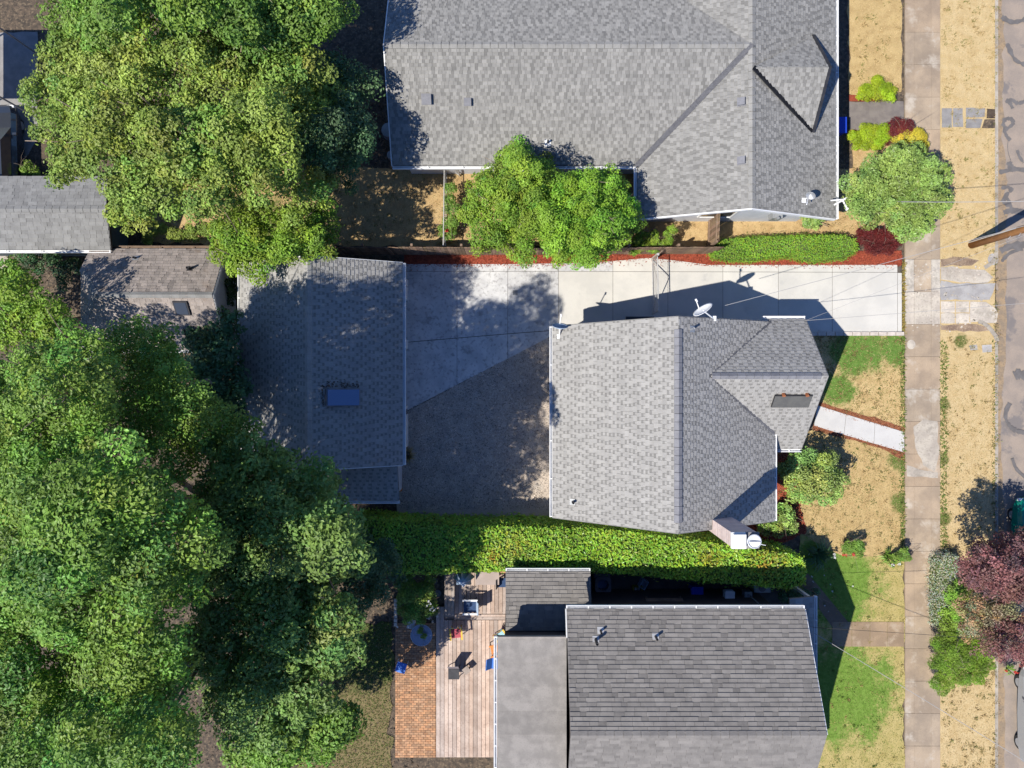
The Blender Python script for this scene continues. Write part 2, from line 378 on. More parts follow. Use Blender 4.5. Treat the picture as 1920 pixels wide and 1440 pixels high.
def gutter(a, b, outward, root, mt=None, w=.11, br=1.4):
    a, b, o = Vector(a), Vector(b), Vector(outward).normalized(); up = Vector((0,0,1)); mb = MB()
    def slab(i, j, z0, z1):
        v = [a+o*i+up*z0, b+o*i+up*z0, b+o*j+up*z0, a+o*j+up*z0]; v += [q + up*(z1-z0) for q in v]
        mb.add(v, [(3,2,1,0),(4,5,6,7),(0,1,5,4),(1,2,6,5),(2,3,7,6),(3,0,4,7)])
    slab(0, .015, -.13, -.01); slab(w-.02, w+.01, -.13, .0); slab(.015, w-.02, -.13, -.115)
    k = int((b-a).length/br)
    for i in range(k+1):
        c = a + (b-a)*((i+.02)/(k+.04) if k else .5); d = (b-a).normalized()*.02
        v = [c-d+up*.006, c+d+up*.006, c+d+o*(w+.012)+up*.006, c-d+o*(w+.012)+up*.006]; v += [q-up*.02 for q in v]
        mb.add(v, [(0,1,2,3),(7,6,5,4),(0,4,5,1),(2,6,7,3)])
    return mb.build('gutter', mt or M['white'], root)
def board(a, b, w, h, mt, root, name='fascia'):
    a, b = Vector(a), Vector(b); d = (b-a).normalized(); s = d.cross(Vector((0,0,1))).normalized()*w/2; up = Vector((0,0,1))
    v = [a-s-up*h, b-s-up*h, b+s-up*h, a+s-up*h, a-s, b-s, b+s, a+s]
    return raw(name, [tuple(q) for q in v], [(3,2,1,0),(4,5,6,7),(0,1,5,4),(1,2,6,5),(2,3,7,6),(3,0,4,7)], mt, root, tone=(1,1,1))
def window(root, c, ax, w, h, mt=None):
    """window in a wall; c = centre on the wall face, ax = outward 'x+','x-','y+','y-'"""
    s = 1 if ax[1] == '+' else -1; f = MB(); g = MB()
    def bx(m, du, dv0, dv1, d0, d1, u0, u1):
        if ax[0] == 'x': m.box(min(c[0]+s*d0, c[0]+s*d1), max(c[0]+s*d0, c[0]+s*d1), c[1]+u0, c[1]+u1, c[2]+dv0, c[2]+dv1)
        else: m.box(c[0]+u0, c[0]+u1, min(c[1]+s*d0, c[1]+s*d1), max(c[1]+s*d0, c[1]+s*d1), c[2]+dv0, c[2]+dv1)
    t = .07
    bx(f, 0, -h/2-t, -h/2, -.01, .05, -w/2-t, w/2+t); bx(f, 0, h/2, h/2+t, -.01, .05, -w/2-t, w/2+t)
    bx(f, 0, -h/2, h/2, -.01, .05, -w/2-t, -w/2); bx(f, 0, -h/2, h/2, -.01, .05, w/2, w/2+t)
    bx(g, 0, -h/2, h/2, -.008, .02, -w/2, w/2)
    o = f.build('window', M['white'], root); g.build('pane', M['glass'], o); return o
def setting(name, loc):
    o = bpy.data.objects.new(name, None); link(o, None, loc); o['kind'] = 'structure'; return o

# ---------------------------------------------------------------- GROUND
def sheet(name, poly, z, mt, depth=.12, parent=None, kind='structure'):
    mb = MB(); mb.prism(poly, z-depth, z); o = mb.build(name, mt, parent)
    if parent is None: tag(o, kind=kind)
    return o
XW0, XW1 = 18.42, 20.06          # sidewalk
XK = 22.72                       # kerb
g = MB(); g.box(-250, 250, -250, 250, -.4, -.2); tag(g.build('ground', M['soil']), kind='structure')
sheet('yard_soil', [(-60,-60),(XW0-.02,-60),(XW0-.02,60),(-60,60)], -.03, M['litter'], .14)
sheet('planting_strip', [(XW1+.02,-60),(XK-.08,-60),(XK-.08,60),(XW1+.02,60)], -.005, M['strip'], .15)
street = sheet('street', [(XK+.06,-60),(XK+9.6,-60),(XK+9.6,60),(XK+.06,60)], -.11, M['asphalt'], .06)
sheet('far_planting_strip', [(XK+9.8,-60),(XK+60,-60),(XK+60,60),(XK+9.8,60)], -.005, M['strip'], .15)
# kerb pieces
kerb = setting('kerb', (XK, 0, 0))
y = -30.0
while y < 30:
    L = R.uniform(1.7, 2.1); y2 = min(y+L, 30)
    if not (y2 > 2.3 and y < 5.7):
        mb = MB(); t = R.uniform(.85, 1.1); mb.tone = (t, t, t); mb.box(XK-.08, XK+.06, y+.006, y2-.006, -.14, .015); mb.build('kerb_stone', M['kerb'], kerb)
    y = y2
cv = [P2(*q) for q in ((1834,603),(1842,605),(1851,611),(1859,620),(1866,630),(1870,640))]
for i in range(len(cv)-1):
    a, b = np.array(cv[i]), np.array(cv[i+1]); d = (b-a)/np.linalg.norm(b-a); s = np.array([-d[1], d[0]])*.09
    mb = MB(); mb.prism([tuple(a-s), tuple(b-s), tuple(b+s), tuple(a+s)], -.14, .03); mb.build('kerb_stone', M['kerb'], kerb)
cv = [P2(*q) for q in ((1868,470),(1866,484),(1858,494),(1846,502))]
for i in range(len(cv)-1):
    a, b = np.array(cv[i]), np.array(cv[i+1]); d = (b-a)/np.linalg.norm(b-a); s = np.array([-d[1], d[0]])*.09
    mb = MB(); mb.prism([tuple(a-s), tuple(b-s), tuple(b+s), tuple(a+s)], -.14, .02); mb.build('kerb_stone', M['kerb'], kerb)
# sidewalk slabs
sw = setting('sidewalk', ((XW0+XW1)/2, 0, 0))
mb = MB(); mb.box(XW0+.01, XW1-.01, -60, 60, -.17, -.005); mb.build('joint_bed', M['joint'], sw)
y = -20.0; k = 0
while y < 20:
    y2 = y + 1.52; c = (y+y2)/2; pale = 2.3 < c < 6
    t = R.uniform(.95, 1.05)*(1.12 if pale else 1); warm = R.uniform(.97, 1.03)
    for (xa, xb) in ((XW0, XW0+.42), (XW0+.42, XW0+1.22), (XW0+1.22, XW1)):
        tt = t*R.uniform(.96, 1.04)
        mb = MB(); mb.tone = (tt*warm, tt, tt/warm)
        gx = .003 if not pale else .008
        mb.box(xa+gx, xb-gx, y+.006, y2-.006, -.12, .02 + R.uniform(-.004, .004)); mb.build('pavement_slab', M['oldcon'] if (pale and R.random() < .75) else M['walk'], sw)
    y = y2
for q in (((1712,800),(1730,786),(1757,790),(1760,850),(1752,884),(1730,872),(1716,840)), ((1700,872),(1722,880),(1758,886),(1758,896),(1700,893))):
    mb = MB(); mb.tone = (1.0,)*3; mb.prism(wob([P2(*a) for a in q], .03, .25), .0, .0265); mb.build('concrete_patch', M['oldcon'], sw)
# driveway crossing between the pavement and the street
ap = setting('driveway_crossing', P(1815, 560))
for q, mt, t in (
    ([(1764,502),(1786,499),(1800,504),(1846,506),(1862,520),(1852,530),(1800,530),(1764,524)], 'oldcon', 1.05),
    ([(1764,526),(1800,532),(1866,531),(1862,548),(1855,562),(1830,563),(1764,563)], 'greycon', 1.3),
    ([(1764,565),(1790,565),(1790,586),(1764,586)], 'oldcon', 1.25), ([(1764,588),(1790,588),(1790,606),(1764,606)], 'oldcon', 1.2),
    ([(1792,565),(1817,565),(1817,586),(1792,586)], 'oldcon', 1.25), ([(1792,588),(1817,588),(1817,606),(1792,606)], 'oldcon', 1.3),
    ([(1819,565),(1848,566),(1866,578),(1871,588),(1868,606),(1840,603),(1819,604)], 'oldcon', 1.25),
    ([(1764,610),(1800,608),(1832,608),(1846,612),(1855,620),(1845,621),(1780,620),(1764,618)], 'soil', 2.2),
    ([(1764,486),(1800,482),(1836,488),(1822,498),(1786,497),(1764,500)], 'soil', 2.0)):
    mb = MB(); mb.tone = (t*R.uniform(.95,1.05),)*3; mb.prism(wob([P2(*a) for a in q], .025, .3), -.1, .012 if mt != 'soil' else -.001); mb.build('concrete_patch' if mt != 'soil' else 'dirt_patch', M[mt], ap)
# rubble chips on the crossing and pavement
mb = MB()
for i in range(150):
    x, yy = R.uniform(18.5, 22.4), R.uniform(2.4, 5.8)
    if R.random() < .6: x, yy = R.choice([18.8, 19.5, 20.2, 20.9, 21.6, 19.2]) + R.normal(0, .25), R.choice([2.9, 4.2, 5.1, 5.4]) + R.normal(0, .12)
    t = R.uniform(.9, 1.5); mb.tone = (t, t, t); s = R.uniform(.03, .09)
    a = sorted(R.uniform(0, 6.28, 5)); mb.prism([(x + s*math.cos(q), yy + s*.7*math.sin(q)) for q in a], .0, .024)
tag(mb.build('concrete_rubble', M['oldcon']), kind='stuff')
# utility covers, pavers in the strip
def flat_thing(name, label, cat, poly, z0, z1, mt, tone=1, group=None):
    mb = MB(); mb.tone = (tone,)*3; mb.prism(poly, z0, z1); o = mb.build(name, mt); return tag(o, label, cat, group)
flat_thing('utility_cover', 'pale rectangular concrete utility cover in the dry strip nearest the kerb', 'cover', [P2(*q) for q in ((1841,647),(1859,646),(1860,660),(1842,661))], -.1, .012, M['greycon'], 1.6)
flat_thing('utility_cover', 'worn utility cover half grown over by straw, beside the paler one', 'cover', wob([P2(*q) for q in ((1817,648),(1832,646),(1833,656),(1820,657))], .03, .2), -.1, .004, M['greycon'], 1.4)
flat_thing('manhole_cover', 'round pale concrete patch in the strip below the utility pole', 'cover', [P2(1862+10*math.cos(a), 486+11*math.sin(a)) for a in np.linspace(0, 6.28, 19)[:-1]], -.1, .006, M['greycon'], 1.5)
flat_thing('round_patch', 'round pale patch in the pavement by the driveway edging', 'patch', wob([P2(1708+8*math.cos(a), 646+9*math.sin(a)) for a in np.linspace(0, 6.28, 15)[:-1]], .01, .2), .0, .026, M['oldcon'], 1.1)
for q, mt, t, lb in (([(1766,203),(1785,203),(1785,239),(1766,239)], 'greycon', 1.0, 'grey paver in the strip touching the pavement'),
    ([(1787,203),(1805,203),(1806,238),(1787,238)], 'greycon', 1.05, 'grey paver second from the pavement in the strip'),
    ([(1811,202),(1847,203),(1846,219),(1811,220)], 'greycon', 1.05, 'wide grey paver above a smaller one in the strip'),
    ([(1811,223),(1842,223),(1838,240),(1811,240)], 'greycon', .95, 'small grey paver below the wide one in the strip'),
    ([(1851,204),(1868,205),(1866,222),(1850,222)], 'soil', .6, 'brown bare paver beside the kerb'),
    ([(1846,224),(1866,224),(1866,240),(1841,240)], 'litter', 1.1, 'brown rough paver with dead grass by the kerb')):
    flat_thing('strip_paver', lb, 'paver', wob([P2(*a) for a in q], .015, .25), -.1, .01, M[mt], t, 'pavers across the dry strip')
# tar seams on the street
RB = [0]
def ribbon(pts, w, z, nm, mt, parent):
    p = np.array([P2(*q) for q in pts]); t = np.linspace(0, len(p)-1, (len(p)-1)*6+1); i = np.clip(t.astype(int), 0, len(p)-2); f = (t-i)[:, None]
    pm = p[np.clip(i-1, 0, None)]; p0 = p[i]; p1 = p[i+1]; p2 = p[np.clip(i+2, None, len(p)-1)]
    c = .5*((2*p0) + (-pm+p1)*f + (2*pm-5*p0+4*p1-p2)*f**2 + (-pm+3*p0-3*p1+p2)*f**3)
    d = np.gradient(c, axis=0); d /= np.linalg.norm(d, axis=1)[:, None] + 1e-9; n = np.stack([-d[:,1], d[:,0]], 1)
    ww = w*(1 + R.normal(0, .22, len(c)))[:, None]/2
    m = len(c); RB[0] += 1; zz = z + RB[0]*.0022 + np.arange(m)*.00035
    v = np.vstack([np.c_[c+n*ww, zz], np.c_[c-n*ww, zz]])
    return raw(nm, v, [(k, k+1, m+k+1, m+k) for k in range(m-1)], mt, parent, tone=(1,1,1))
for pts, w in (([(1888,190),(1900,186),(1912,192),(1930,186)], .18), ([(1893,184),(1898,194),(1902,202)], .16), ([(1890,240),(1884,232),(1888,222),(1899,222),(1902,230),(1894,238),(1886,242),(1890,254),(1897,262)], .17),
    ([(1893,262),(1892,275),(1894,288),(1898,300)], .03), ([(1910,280),(1914,292),(1922,304)], .15), ([(1876,322),(1890,319),(1905,316),(1925,318)], .2), ([(1894,302),(1898,312),(1905,318)], .25),
    ([(1880,352),(1892,350),(1898,356),(1890,364),(1884,378),(1896,384)], .18), ([(1886,366),(1894,376),(1898,388),(1896,396)], .14), ([(1884,398),(1900,394),(1925,398)], .28), ([(1878,470),(1895,462),(1925,458)], .3), ([(1880,490),(1896,474),(1920,466)], .16),
    ([(1896,756),(1889,770),(1888,785),(1896,800),(1908,808),(1925,812)], .18), ([(1904,705),(1912,702),(1925,704)], .5), ([(1900,860),(1908,880),(1925,896)], .14), ([(1884,1130),(1900,1120),(1925,1110)], .16), ([(1890,80),(1905,110),(1925,120)], .2), ([(1880,30),(1900,40),(1925,35)], .2)):
    ribbon(pts, w, -.105, 'tar_seam', M['tar'], street)
# gutter dirt along the kerb
sheet('kerb_dirt', wob([(XK+.07,-20),(XK+.45,-20),(XK+.4,-8),(XK+.3,-2),(XK+.5,2),(XK+.55,6),(XK+.35,12),(XK+.4,20),(XK+.07,20)], .06, .5), -.104, mat('kerb_dirt', (.30,.215,.13), (.22,.17,.12), 3, bump=.5, third=(.14,.1,.07), tscale=12), .02)
# lawns
LN = wob([P2(1500,628), (XW0-.03, 2.3), (XW0-.03,-2.1), P2(1540,758), P2(1500,750)], .03)
LS = wob([P2(1440,800), P2(1528,806), (XW0-.03,-3.25), (XW0-.03,-8.0), P2(1580,1042), P2(1500,1000), P2(1440,990)], .03)
LG = wob([P2(1500,1000), P2(1580,1042), (XW0-.03,-8.0), (XW0-.03,-19), (12.3,-19), P2(1500,1090)], .04)
LB = wob([P2(612,315), P2(1600,315), P2(1600,250), P2(1690,250), P2(1690,440), P2(1580,462), P2(610,462)], .04)
LB2 = wob([P2(250,330), P2(600,330), P2(600,455), P2(262,455)], .1)
sheet('front_lawn_north', LN, .0, M['lawnN'], .1); sheet('front_lawn_south', LS, .0, M['lawnS'], .1)
sheet('neighbour_front_lawn', LG, -.004, M['lawnG'], .1); sheet('north_yard', LB, .0, M['lawnB'], .1); sheet('north_back_yard', LB2, .0, M['lawnB'], .1)
LF2 = wob([P2(1592,-120), P2(1690,-120), P2(1690,172), P2(1592,176)], .04); sheet('north_front_lawn', LF2, .0, M['lawnS'], .1)
sheet('north_border_soil', wob([P2(600,180), P2(740,180), P2(740,312), P2(600,312)], .1), -.006, M['soil'], .06)
# gravel yard, mulch
sheet('gravel_yard', wob([P2(744,772), P2(762,772), P2(1040,626), P2(1075,640), P2(1075,985), P2(744,985)], .01), .026, M['gravel'], .1)
MUN = wob([P2(758,474), P2(1200,474), P2(1340,474), P2(1690,470), P2(1690,499), P2(1460,499), P2(1330,500), P2(1260,492), P2(1215,488), P2(1110,497), P2(960,499), P2(758,499)], .02)
sheet('mulch_bed', MUN, .01, M['mulch'], .1)
MUP1 = wob([P2(1528,752), P2(1545,756), P2(1696,800), P2(1696,812), P2(1530,766)], .03); MUP2 = wob([P2(1526,796), P2(1696,846), P2(1696,864), P2(1650,840), P2(1524,806)], .03)
sheet('path_mulch', MUP1, .008, M['pmulch'], .1); sheet('path_mulch', MUP2, .008, M['pmulch'], .1)
MUF = wob([P2(1300,975), P2(1452,975), P2(1456,845), P2(1500,845), P2(1510,880), P2(1500,950), P2(1512,1000), P2(1420,1040), P2(1300,1010)], .05)
sheet('foundation_mulch', MUF, .004, M['mulch'], .1)
# fine relief on the ground: mulch chips, straw and grass tufts, gravel stones
def chips(name, poly, n, size, z, mt, tones):
    p = rand_in(poly, n); a = R.uniform(0, 6.28, n); s = R.uniform(*size, n); w = s*R.uniform(.3, .5, n); tl = R.normal(0, .35, n)
    d = np.stack([np.cos(a), np.sin(a)], 1); e = np.stack([-d[:,1], d[:,0]], 1)
    q = [p + d*s[:,None]/2 + e*w[:,None]/2, p - d*s[:,None]/2 + e*w[:,None]/2, p - d*s[:,None]/2 - e*w[:,None]/2, p + d*s[:,None]/2 - e*w[:,None]/2]
    dz = [tl*s/2, -tl*s/2, -tl*s/2, tl*s/2]
    v = np.zeros((n, 4, 3))
    for k in range(4): v[:, k, :2] = q[k]; v[:, k, 2] = z + .02 + dz[k] + R.uniform(0, .012, n)
    t = np.repeat(np.array(tones)[R.integers(0, len(tones), n)]*R.uniform(.7, 1.3, (n, 1)), 4, axis=0)
    bulk(name, v.reshape(-1, 3), 4, t, mt, None, 'stuff')
def bulk(name, v, k, tone, mt, parent=None, kind=None):
    """many separate k-gons in one mesh"""
    n = len(v)//k; o0 = (v.min(0)+v.max(0))/2
    me = bpy.data.meshes.new(name); me.vertices.add(len(v)); me.vertices.foreach_set('co', (v - o0).astype(np.float32).ravel())
    me.loops.add(len(v)); me.loops.foreach_set('vertex_index', np.arange(len(v), dtype=np.int32))
    me.polygons.add(n); me.polygons.foreach_set('loop_start', np.arange(0, len(v), k, dtype=np.int32))
    try: me.polygons.foreach_set('loop_total', np.full(n, k, dtype=np.int32))
    except Exception: pass
    me.update(calc_edges=True); set_tone(me, tone, len(v)); me.materials.append(mt)
    o = link(bpy.data.objects.new(name, me), parent, o0)
    if kind: o['kind'] = kind
    return o
def blades(name, poly, n, size, mt, tones, z=0, lean=.8):
    p = rand_in(poly, n); m = len(p); a = R.uniform(0, 6.28, m); s = R.uniform(*size, m); d = np.stack([np.cos(a), np.sin(a)], 1); w = s*.22
    e = np.stack([-d[:,1], d[:,0]], 1); v = np.zeros((m, 3, 3))
    v[:, 0, :2] = p + e*w[:,None]; v[:, 1, :2] = p - e*w[:,None]; v[:, 0, 2] = z; v[:, 1, 2] = z
    v[:, 2, :2] = p + d*(s*lean)[:,None]; v[:, 2, 2] = z + s*R.uniform(.25, .8, m)
    t = np.repeat(np.array(tones)[R.integers(0, len(tones), m)]*R.uniform(.75, 1.25, (m, 1)), 3, axis=0)
    return bulk(name, v.reshape(-1, 3), 3, t, mt, None, 'stuff')
bl = mat('grass_blade', (1,1,1), rough=.9, translucent=.25, spec=.1)
ST = [(.52,.4,.21), (.47,.35,.17), (.58,.45,.25), (.38,.28,.14), (.3,.27,.11)]
GR = [(.11,.18,.035), (.15,.22,.05), (.09,.14,.03), (.3,.26,.1)]
blades('straw_grass', [(XW1+.05,-19),(XK-.12,-19),(XK-.12,2.2),(XW1+.05,2.2)], 16000, (.03,.06), bl, ST)
blades('straw_grass', [(XW1+.05,5.9),(XK-.12,5.9),(XK-.12,12),(XW1+.05,12)], 5000, (.03,.06), bl, ST)
blades('straw_grass', [(XW1+.05,13),(XK-.12,13),(XK-.12,19),(XW1+.05,19)], 4000, (.03,.06), bl, ST)
blades('lawn_grass', LN, 7000, (.03,.055), bl, ST + GR + GR); blades('lawn_grass', LS, 14000, (.03,.06), bl, ST+ST+[(.12,.16,.04)])
blades('lawn_grass', LG, 14000, (.03,.055), bl, GR); blades('straw_grass', LB, 20000, (.035,.07), bl, ST); blades('straw_grass', LB2, 6000, (.035,.08), bl, ST+GR)
xs = [P2(x, y) for x, y in ((1762,640),(1775,640),(1775,1040),(1762,1040))]
blades('verge_weeds', xs, 700, (.08,.16), bl, GR+[(.2,.2,.07)]); blades('verge_weeds', [P2(1688,630),P2(1696,630),P2(1696,1030),P2(1688,1030)], 600, (.08,.18), bl, GR)
blades('verge_weeds', [P2(1860,630),P2(1869,630),P2(1869,1000),P2(1860,1000)], 260, (.08,.15), bl, GR+ST)
blades('verge_weeds', [P2(1691,488),P2(1697,488),P2(1697,628),P2(1691,628)], 350, (.06,.15), bl, [(.35,.25,.08),(.25,.22,.06)])
MT = [(1,1,1), (1.15,1.15,1.1), (.65,.6,.55), (1.3,1.5,1.5)]
chips('mulch_chips', MUN, 5200, (.04,.08), .01, M['mulch'], MT)
for q in (MUP1, MUP2): chips('mulch_chips', q, 350, (.04,.08), .0, M['pmulch'], MT)
chips('mulch_chips', MUF, 1500, (.05,.12), .004, M['mulch'], MT)
GP = [P2(750,775), P2(1030,632), P2(1036,955), P2(750,955)]
chips('spilled_mulch', [P2(765,498), P2(1200,489), P2(1680,500), P2(1680,506), P2(1200,500), P2(765,508)], 260, (.03,.07), .03, M['mulch'], MT)
chips('gravel_stones', GP, 15000, (.03,.08), .012, M['gravel'], [(1,1,1),(.75,.75,.75),(1.2,1.2,1.2),(.5,.5,.5)])
chips('leaf_litter', [(-24,-19),(-4.4,-19),(-4.4,5),(-11.5,5),(-11.5,9),(-24,9)], 9000, (.06,.14), -.03, M['litter'], [(1,1,1),(1.4,1.3,1.1),(.6,.6,.6)])
chips('leaf_litter', [P2(600,180), P2(738,180), P2(738,310), P2(600,310)], 1500, (.06,.14), -.006, M['soil'], [(1,1,1),(1.9,1.5,1.2),(.6,.6,.6)])
# weed tufts scattered over the dry grass
def tufts(name, poly, n, tones, size=(.05,.1)):
    c = rand_in(poly, n); k = 14; P_ = []
    for q in c: P_.append(q + R.normal(0, R.uniform(.03,.11), (k, 2)))
    p = np.vstack(P_); m = len(p); a = R.uniform(0, 6.28, m); s = R.uniform(*size, m); d = np.stack([np.cos(a), np.sin(a)], 1); e = np.stack([-d[:,1], d[:,0]], 1)*(s*.2)[:, None]
    v = np.zeros((m, 3, 3)); v[:,0,:2] = p+e; v[:,1,:2] = p-e; v[:,2,:2] = p+d*s[:,None]*.6; v[:,2,2] = s*.8
    t = np.repeat(np.array(tones)[np.repeat(R.integers(0, len(tones), n), k)[:m]]*R.uniform(.7,1.3,(m,1)), 3, axis=0); bulk(name, v.reshape(-1,3), 3, t, bl, None, 'stuff')
TW = [(.24,.21,.08), (.28,.2,.09), (.18,.19,.06), (.34,.25,.12)]
tufts('weed_tufts', [(XW1+.1,-19),(XK-.15,-19),(XK-.15,2.2),(XW1+.1,2.2)], 300, TW); tufts('weed_tufts', [(XW1+.1,6),(XK-.15,6),(XK-.15,19),(XW1+.1,19)], 180, TW)
tufts('weed_tufts', LS, 300, TW + [(.15,.2,.06)]); tufts('weed_tufts', LN, 260, TW); tufts('weed_tufts', LB, 320, TW); tufts('weed_tufts', LG, 160, [(.35,.28,.11),(.1,.16,.03)])
tufts('weed_tufts', LF2, 90, TW); blades('straw_grass', LF2, 4000, (.03,.06), bl, ST)
tufts('kerb_weeds', [(XK-.16,-19),(XK+.02,-19),(XK+.02,19),(XK-.16,19)], 160, TW)
# driveway slabs
dw = setting('driveway', P(1100, 560))
mb = MB(); mb.prism([P2(*q) for q in ((761,497),(960,497),(1110,495),(1215,486),(1260,490),(1330,498),(1690,498),(1690,628),(1040,628),(1030,630),(763,767))], -.1, .022); mb.build('joint_bed', M['joint'], dw)
xsj = [761,857,952,1047,1149,1252,1355,1459,1560,1682]
top = lambda x: float(np.interp(x, [761,960,1110,1215,1260,1330,1690], [495.5,495.5,493,484,488,497,497]))
mid = lambda x: float(np.interp(x, [761,1047,1690], [509,509,511]))
jn = lambda x: float(np.interp(x, [761,1036], [642,619]))
lo = lambda x: float(np.interp(x, [761,1036], [771,629]))
G = .35   # half joint in photo px
for i in range(len(xsj)-1):
    a, b = xsj[i]+G, xsj[i+1]-G; xm = [a] + [x for x in (960,1110,1215,1260,1330) if a < x < b] + [b]
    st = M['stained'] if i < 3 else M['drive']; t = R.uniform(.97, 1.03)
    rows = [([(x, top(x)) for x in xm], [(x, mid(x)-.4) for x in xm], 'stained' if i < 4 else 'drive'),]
    if b < 1036: rows += [([(x, mid(x)+G) for x in xm], [(x, jn(x)-.6) for x in xm], None), ([(x, jn(x)+.6) for x in xm], [(x, lo(x)) for x in xm], None)]
    elif a < 1036: rows += [([(x, mid(x)+G) for x in xm], [(x, jn(x)-.6) for x in xm], None), ([(a, jn(a)+.6), (b, jn(b)+.6)], [(a, lo(a)), (1036, 629), (b, 629)], None)]
    else: rows += [([(x, mid(x)+G) for x in xm], [(x, 629) for x in xm], None)]
    for u, l, mm in rows:
        mb = MB(); tt = t*R.uniform(.98, 1.02); mb.tone = (tt, tt, tt)
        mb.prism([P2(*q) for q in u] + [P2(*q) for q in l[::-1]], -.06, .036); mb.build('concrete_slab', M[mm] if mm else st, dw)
mb = MB(); mb.prism([P2(*q) for q in ((1682.5,512),(1690,512),(1690,629),(1682.5,629))], -.06, .036); mb.build('concrete_slab', M['drive'], dw)
# drain grate
gr = thing('drain_grate', 'small square dark drain grate in the concrete driveway', 'drain', P(966, 549, .04))
mb = MB(); x, y0, _ = P(966, 549); mb.box(x-.11, x+.11, y0-.11, y0+.11, .03, .041); mb.build('grate_pit', M['darkm'], gr)
for k in range(5): mb = MB(); mb.box(x-.105, x+.105, y0-.095+k*.042, y0-.075+k*.042, .0415, .047); mb.build('bar', M['grey'], gr)
# path
pt = setting('front_path', P(1610, 800))
pu = [(1532,760),(1586,777),(1640,793.5),(1695,810)]; pl = [(1526,798),(1582,815),(1638,831.5),(1695,848)]
for i in range(3):
    mb = MB(); mb.prism([P2(pu[i][0]+.3, pu[i][1]), P2(pu[i+1][0]-.3, pu[i+1][1]), P2(pl[i+1][0]-.3, pl[i+1][1]), P2(pl[i][0]+.3, pl[i][1])], -.08, .03); mb.build('concrete_slab', M['whitepath'], pt)
mb = MB(); mb.prism([P2(*q) for q in ((1533,761),(1694,811),(1694,847),(1528,797))], -.08, .02); mb.build('joint_bed', M['joint'], pt)
# edging blocks beside the driveway
ed = thing('driveway_edging', 'row of pale blocks edging the driveway above the green lawn', 'edging', P(1600, 626))
for k in range(13):
    x0 = 1483 + k*16.2; mb = MB(); t = R.uniform(.9, 1.1); mb.tone = (t, t*.98, t*.96)
    mb.prism(wob([P2(x0+.8, 622.5+R.uniform(-.5,.5)), P2(x0+15.4, 622.5), P2(x0+15.4+R.uniform(-.5,.5), 629.5), P2(x0+.8, 629.5)], .006, .15), -.05, .10 + R.uniform(-.01, .015)); mb.build('edging_block', M['stone'], ed)
# neighbour front walk (south) and drive (north)
nb = setting('neighbour_walk', P(1650, 1190))
for a, b in ((1560,1597),(1597,1631),(1631,1663),(1663,1695)):
    mb = MB(); t = R.uniform(.75, .9); mb.tone = (t*1.08, t, t*.9); mb.prism([P2(a+.4,1166), P2(b-.4,1166), P2(b-.4,1212), P2(a+.4,1212)], -.08, .02); mb.build('pavement_slab', M['walk'], nb)
mb = MB(); mb.tone = (.55,.5,.48); mb.prism([P2(1495,1085), P2(1515,1075), P2(1590,1166), P2(1560,1175)], -.08, .012); mb.build('pavement_slab', M['walk'], nb)
nd = sheet('north_driveway', wob([P2(1592,190), P2(1694,190), P2(1694,240), P2(1640,246), P2(1592,244)], .03), .006, mat('worn_asphalt', (.2,.175,.155), (.15,.13,.12), 2, bump=.7, bscale=45, third=(.09,.08,.07), tscale=50), .1)
for q in ([P2(1592,178), P2(1640,178), P2(1640,190), P2(1592,190)], [P2(1590,243), P2(1606,243), P2(1606,256), P2(1590,256)]): sheet('mulch_patch', wob(q, .02), .008, M['mulch'], .1)
# patio top left, side yard of south house, path between shed and garage
sheet('grey_patio', wob([P2(-300,60), P2(70,60), P2(70,260), P2(30,330), P2(-300,330)], .02), .0, M['greycon'], .1)
sheet('pale_yard_path', wob([P2(-60,478), P2(14,478), P2(18,505), P2(-60,510)], .04), .0, M['oldcon'], .1)
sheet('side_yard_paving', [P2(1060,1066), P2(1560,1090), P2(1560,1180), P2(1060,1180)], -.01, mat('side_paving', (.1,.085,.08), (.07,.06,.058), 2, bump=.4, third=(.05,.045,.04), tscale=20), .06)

# ---------------------------------------------------------------- MAIN HOUSE
def walls(root, poly, z0, z1, mt, name='wall', t=.15):
    """one wall piece per edge of the (CCW) outline"""
    n = len(poly)
    for i in range(n):
        a, b = np.array(poly[i]), np.array(poly[(i+1)%n]); d = (b-a)/np.linalg.norm(b-a); s = np.array([-d[1], d[0]])*t
        mb = MB(); mb.prism([tuple(a), tuple(b - d*t*1.0), tuple(b+s - d*t*1.0), tuple(a+s)], z0, z1); mb.build(name, mt, root)
def gable_wall(root, a, b, zb, apex, mt, t=.12, name='gable_wall'):
    """triangle wall between the points a and b (x, y) at height zb with the apex (x, y, z)"""
    A = np.array(a); B = np.array(b); d = (B-A)/np.linalg.norm(B-A); s = np.array([-d[1], d[0]])*t
    v = [(*A, zb), (*B, zb), apex, (*(A+s), zb), (*(B+s), zb), (apex[0]+s[0], apex[1]+s[1], apex[2])]
    return raw(name, v, [(0,1,2),(5,4,3),(0,3,4,1),(1,4,5,2),(2,5,3,0)], mt, root)
mh = thing('main_house', 'grey shingled house with front gable beside the white driveway', 'house', (6.4, -1.6, 0))
walls(mh, [(2.1,-5.35),(10.8,-5.35),(10.8,2.25),(2.1,2.25)], -.05, 2.55, M['wall'])
walls(mh, [(10.8,-2.4),(12.25,-2.4),(12.25,2.35),(10.8,2.35)], -.05, 2.45, M['wall'])
gable_wall(mh, (10.7,2.25), (2.2,2.25), 2.55, (6.4,2.25,5.35), M['wall']); gable_wall(mh, (2.2,-5.35), (10.7,-5.35), 2.55, (6.4,-5.35,5.35), M['wall'])
gable_wall(mh, (12.25,-2.3), (12.25,2.3), 2.45, (12.25,.32,4.6), M['wall'])
A = (7.83,.32,4.9)
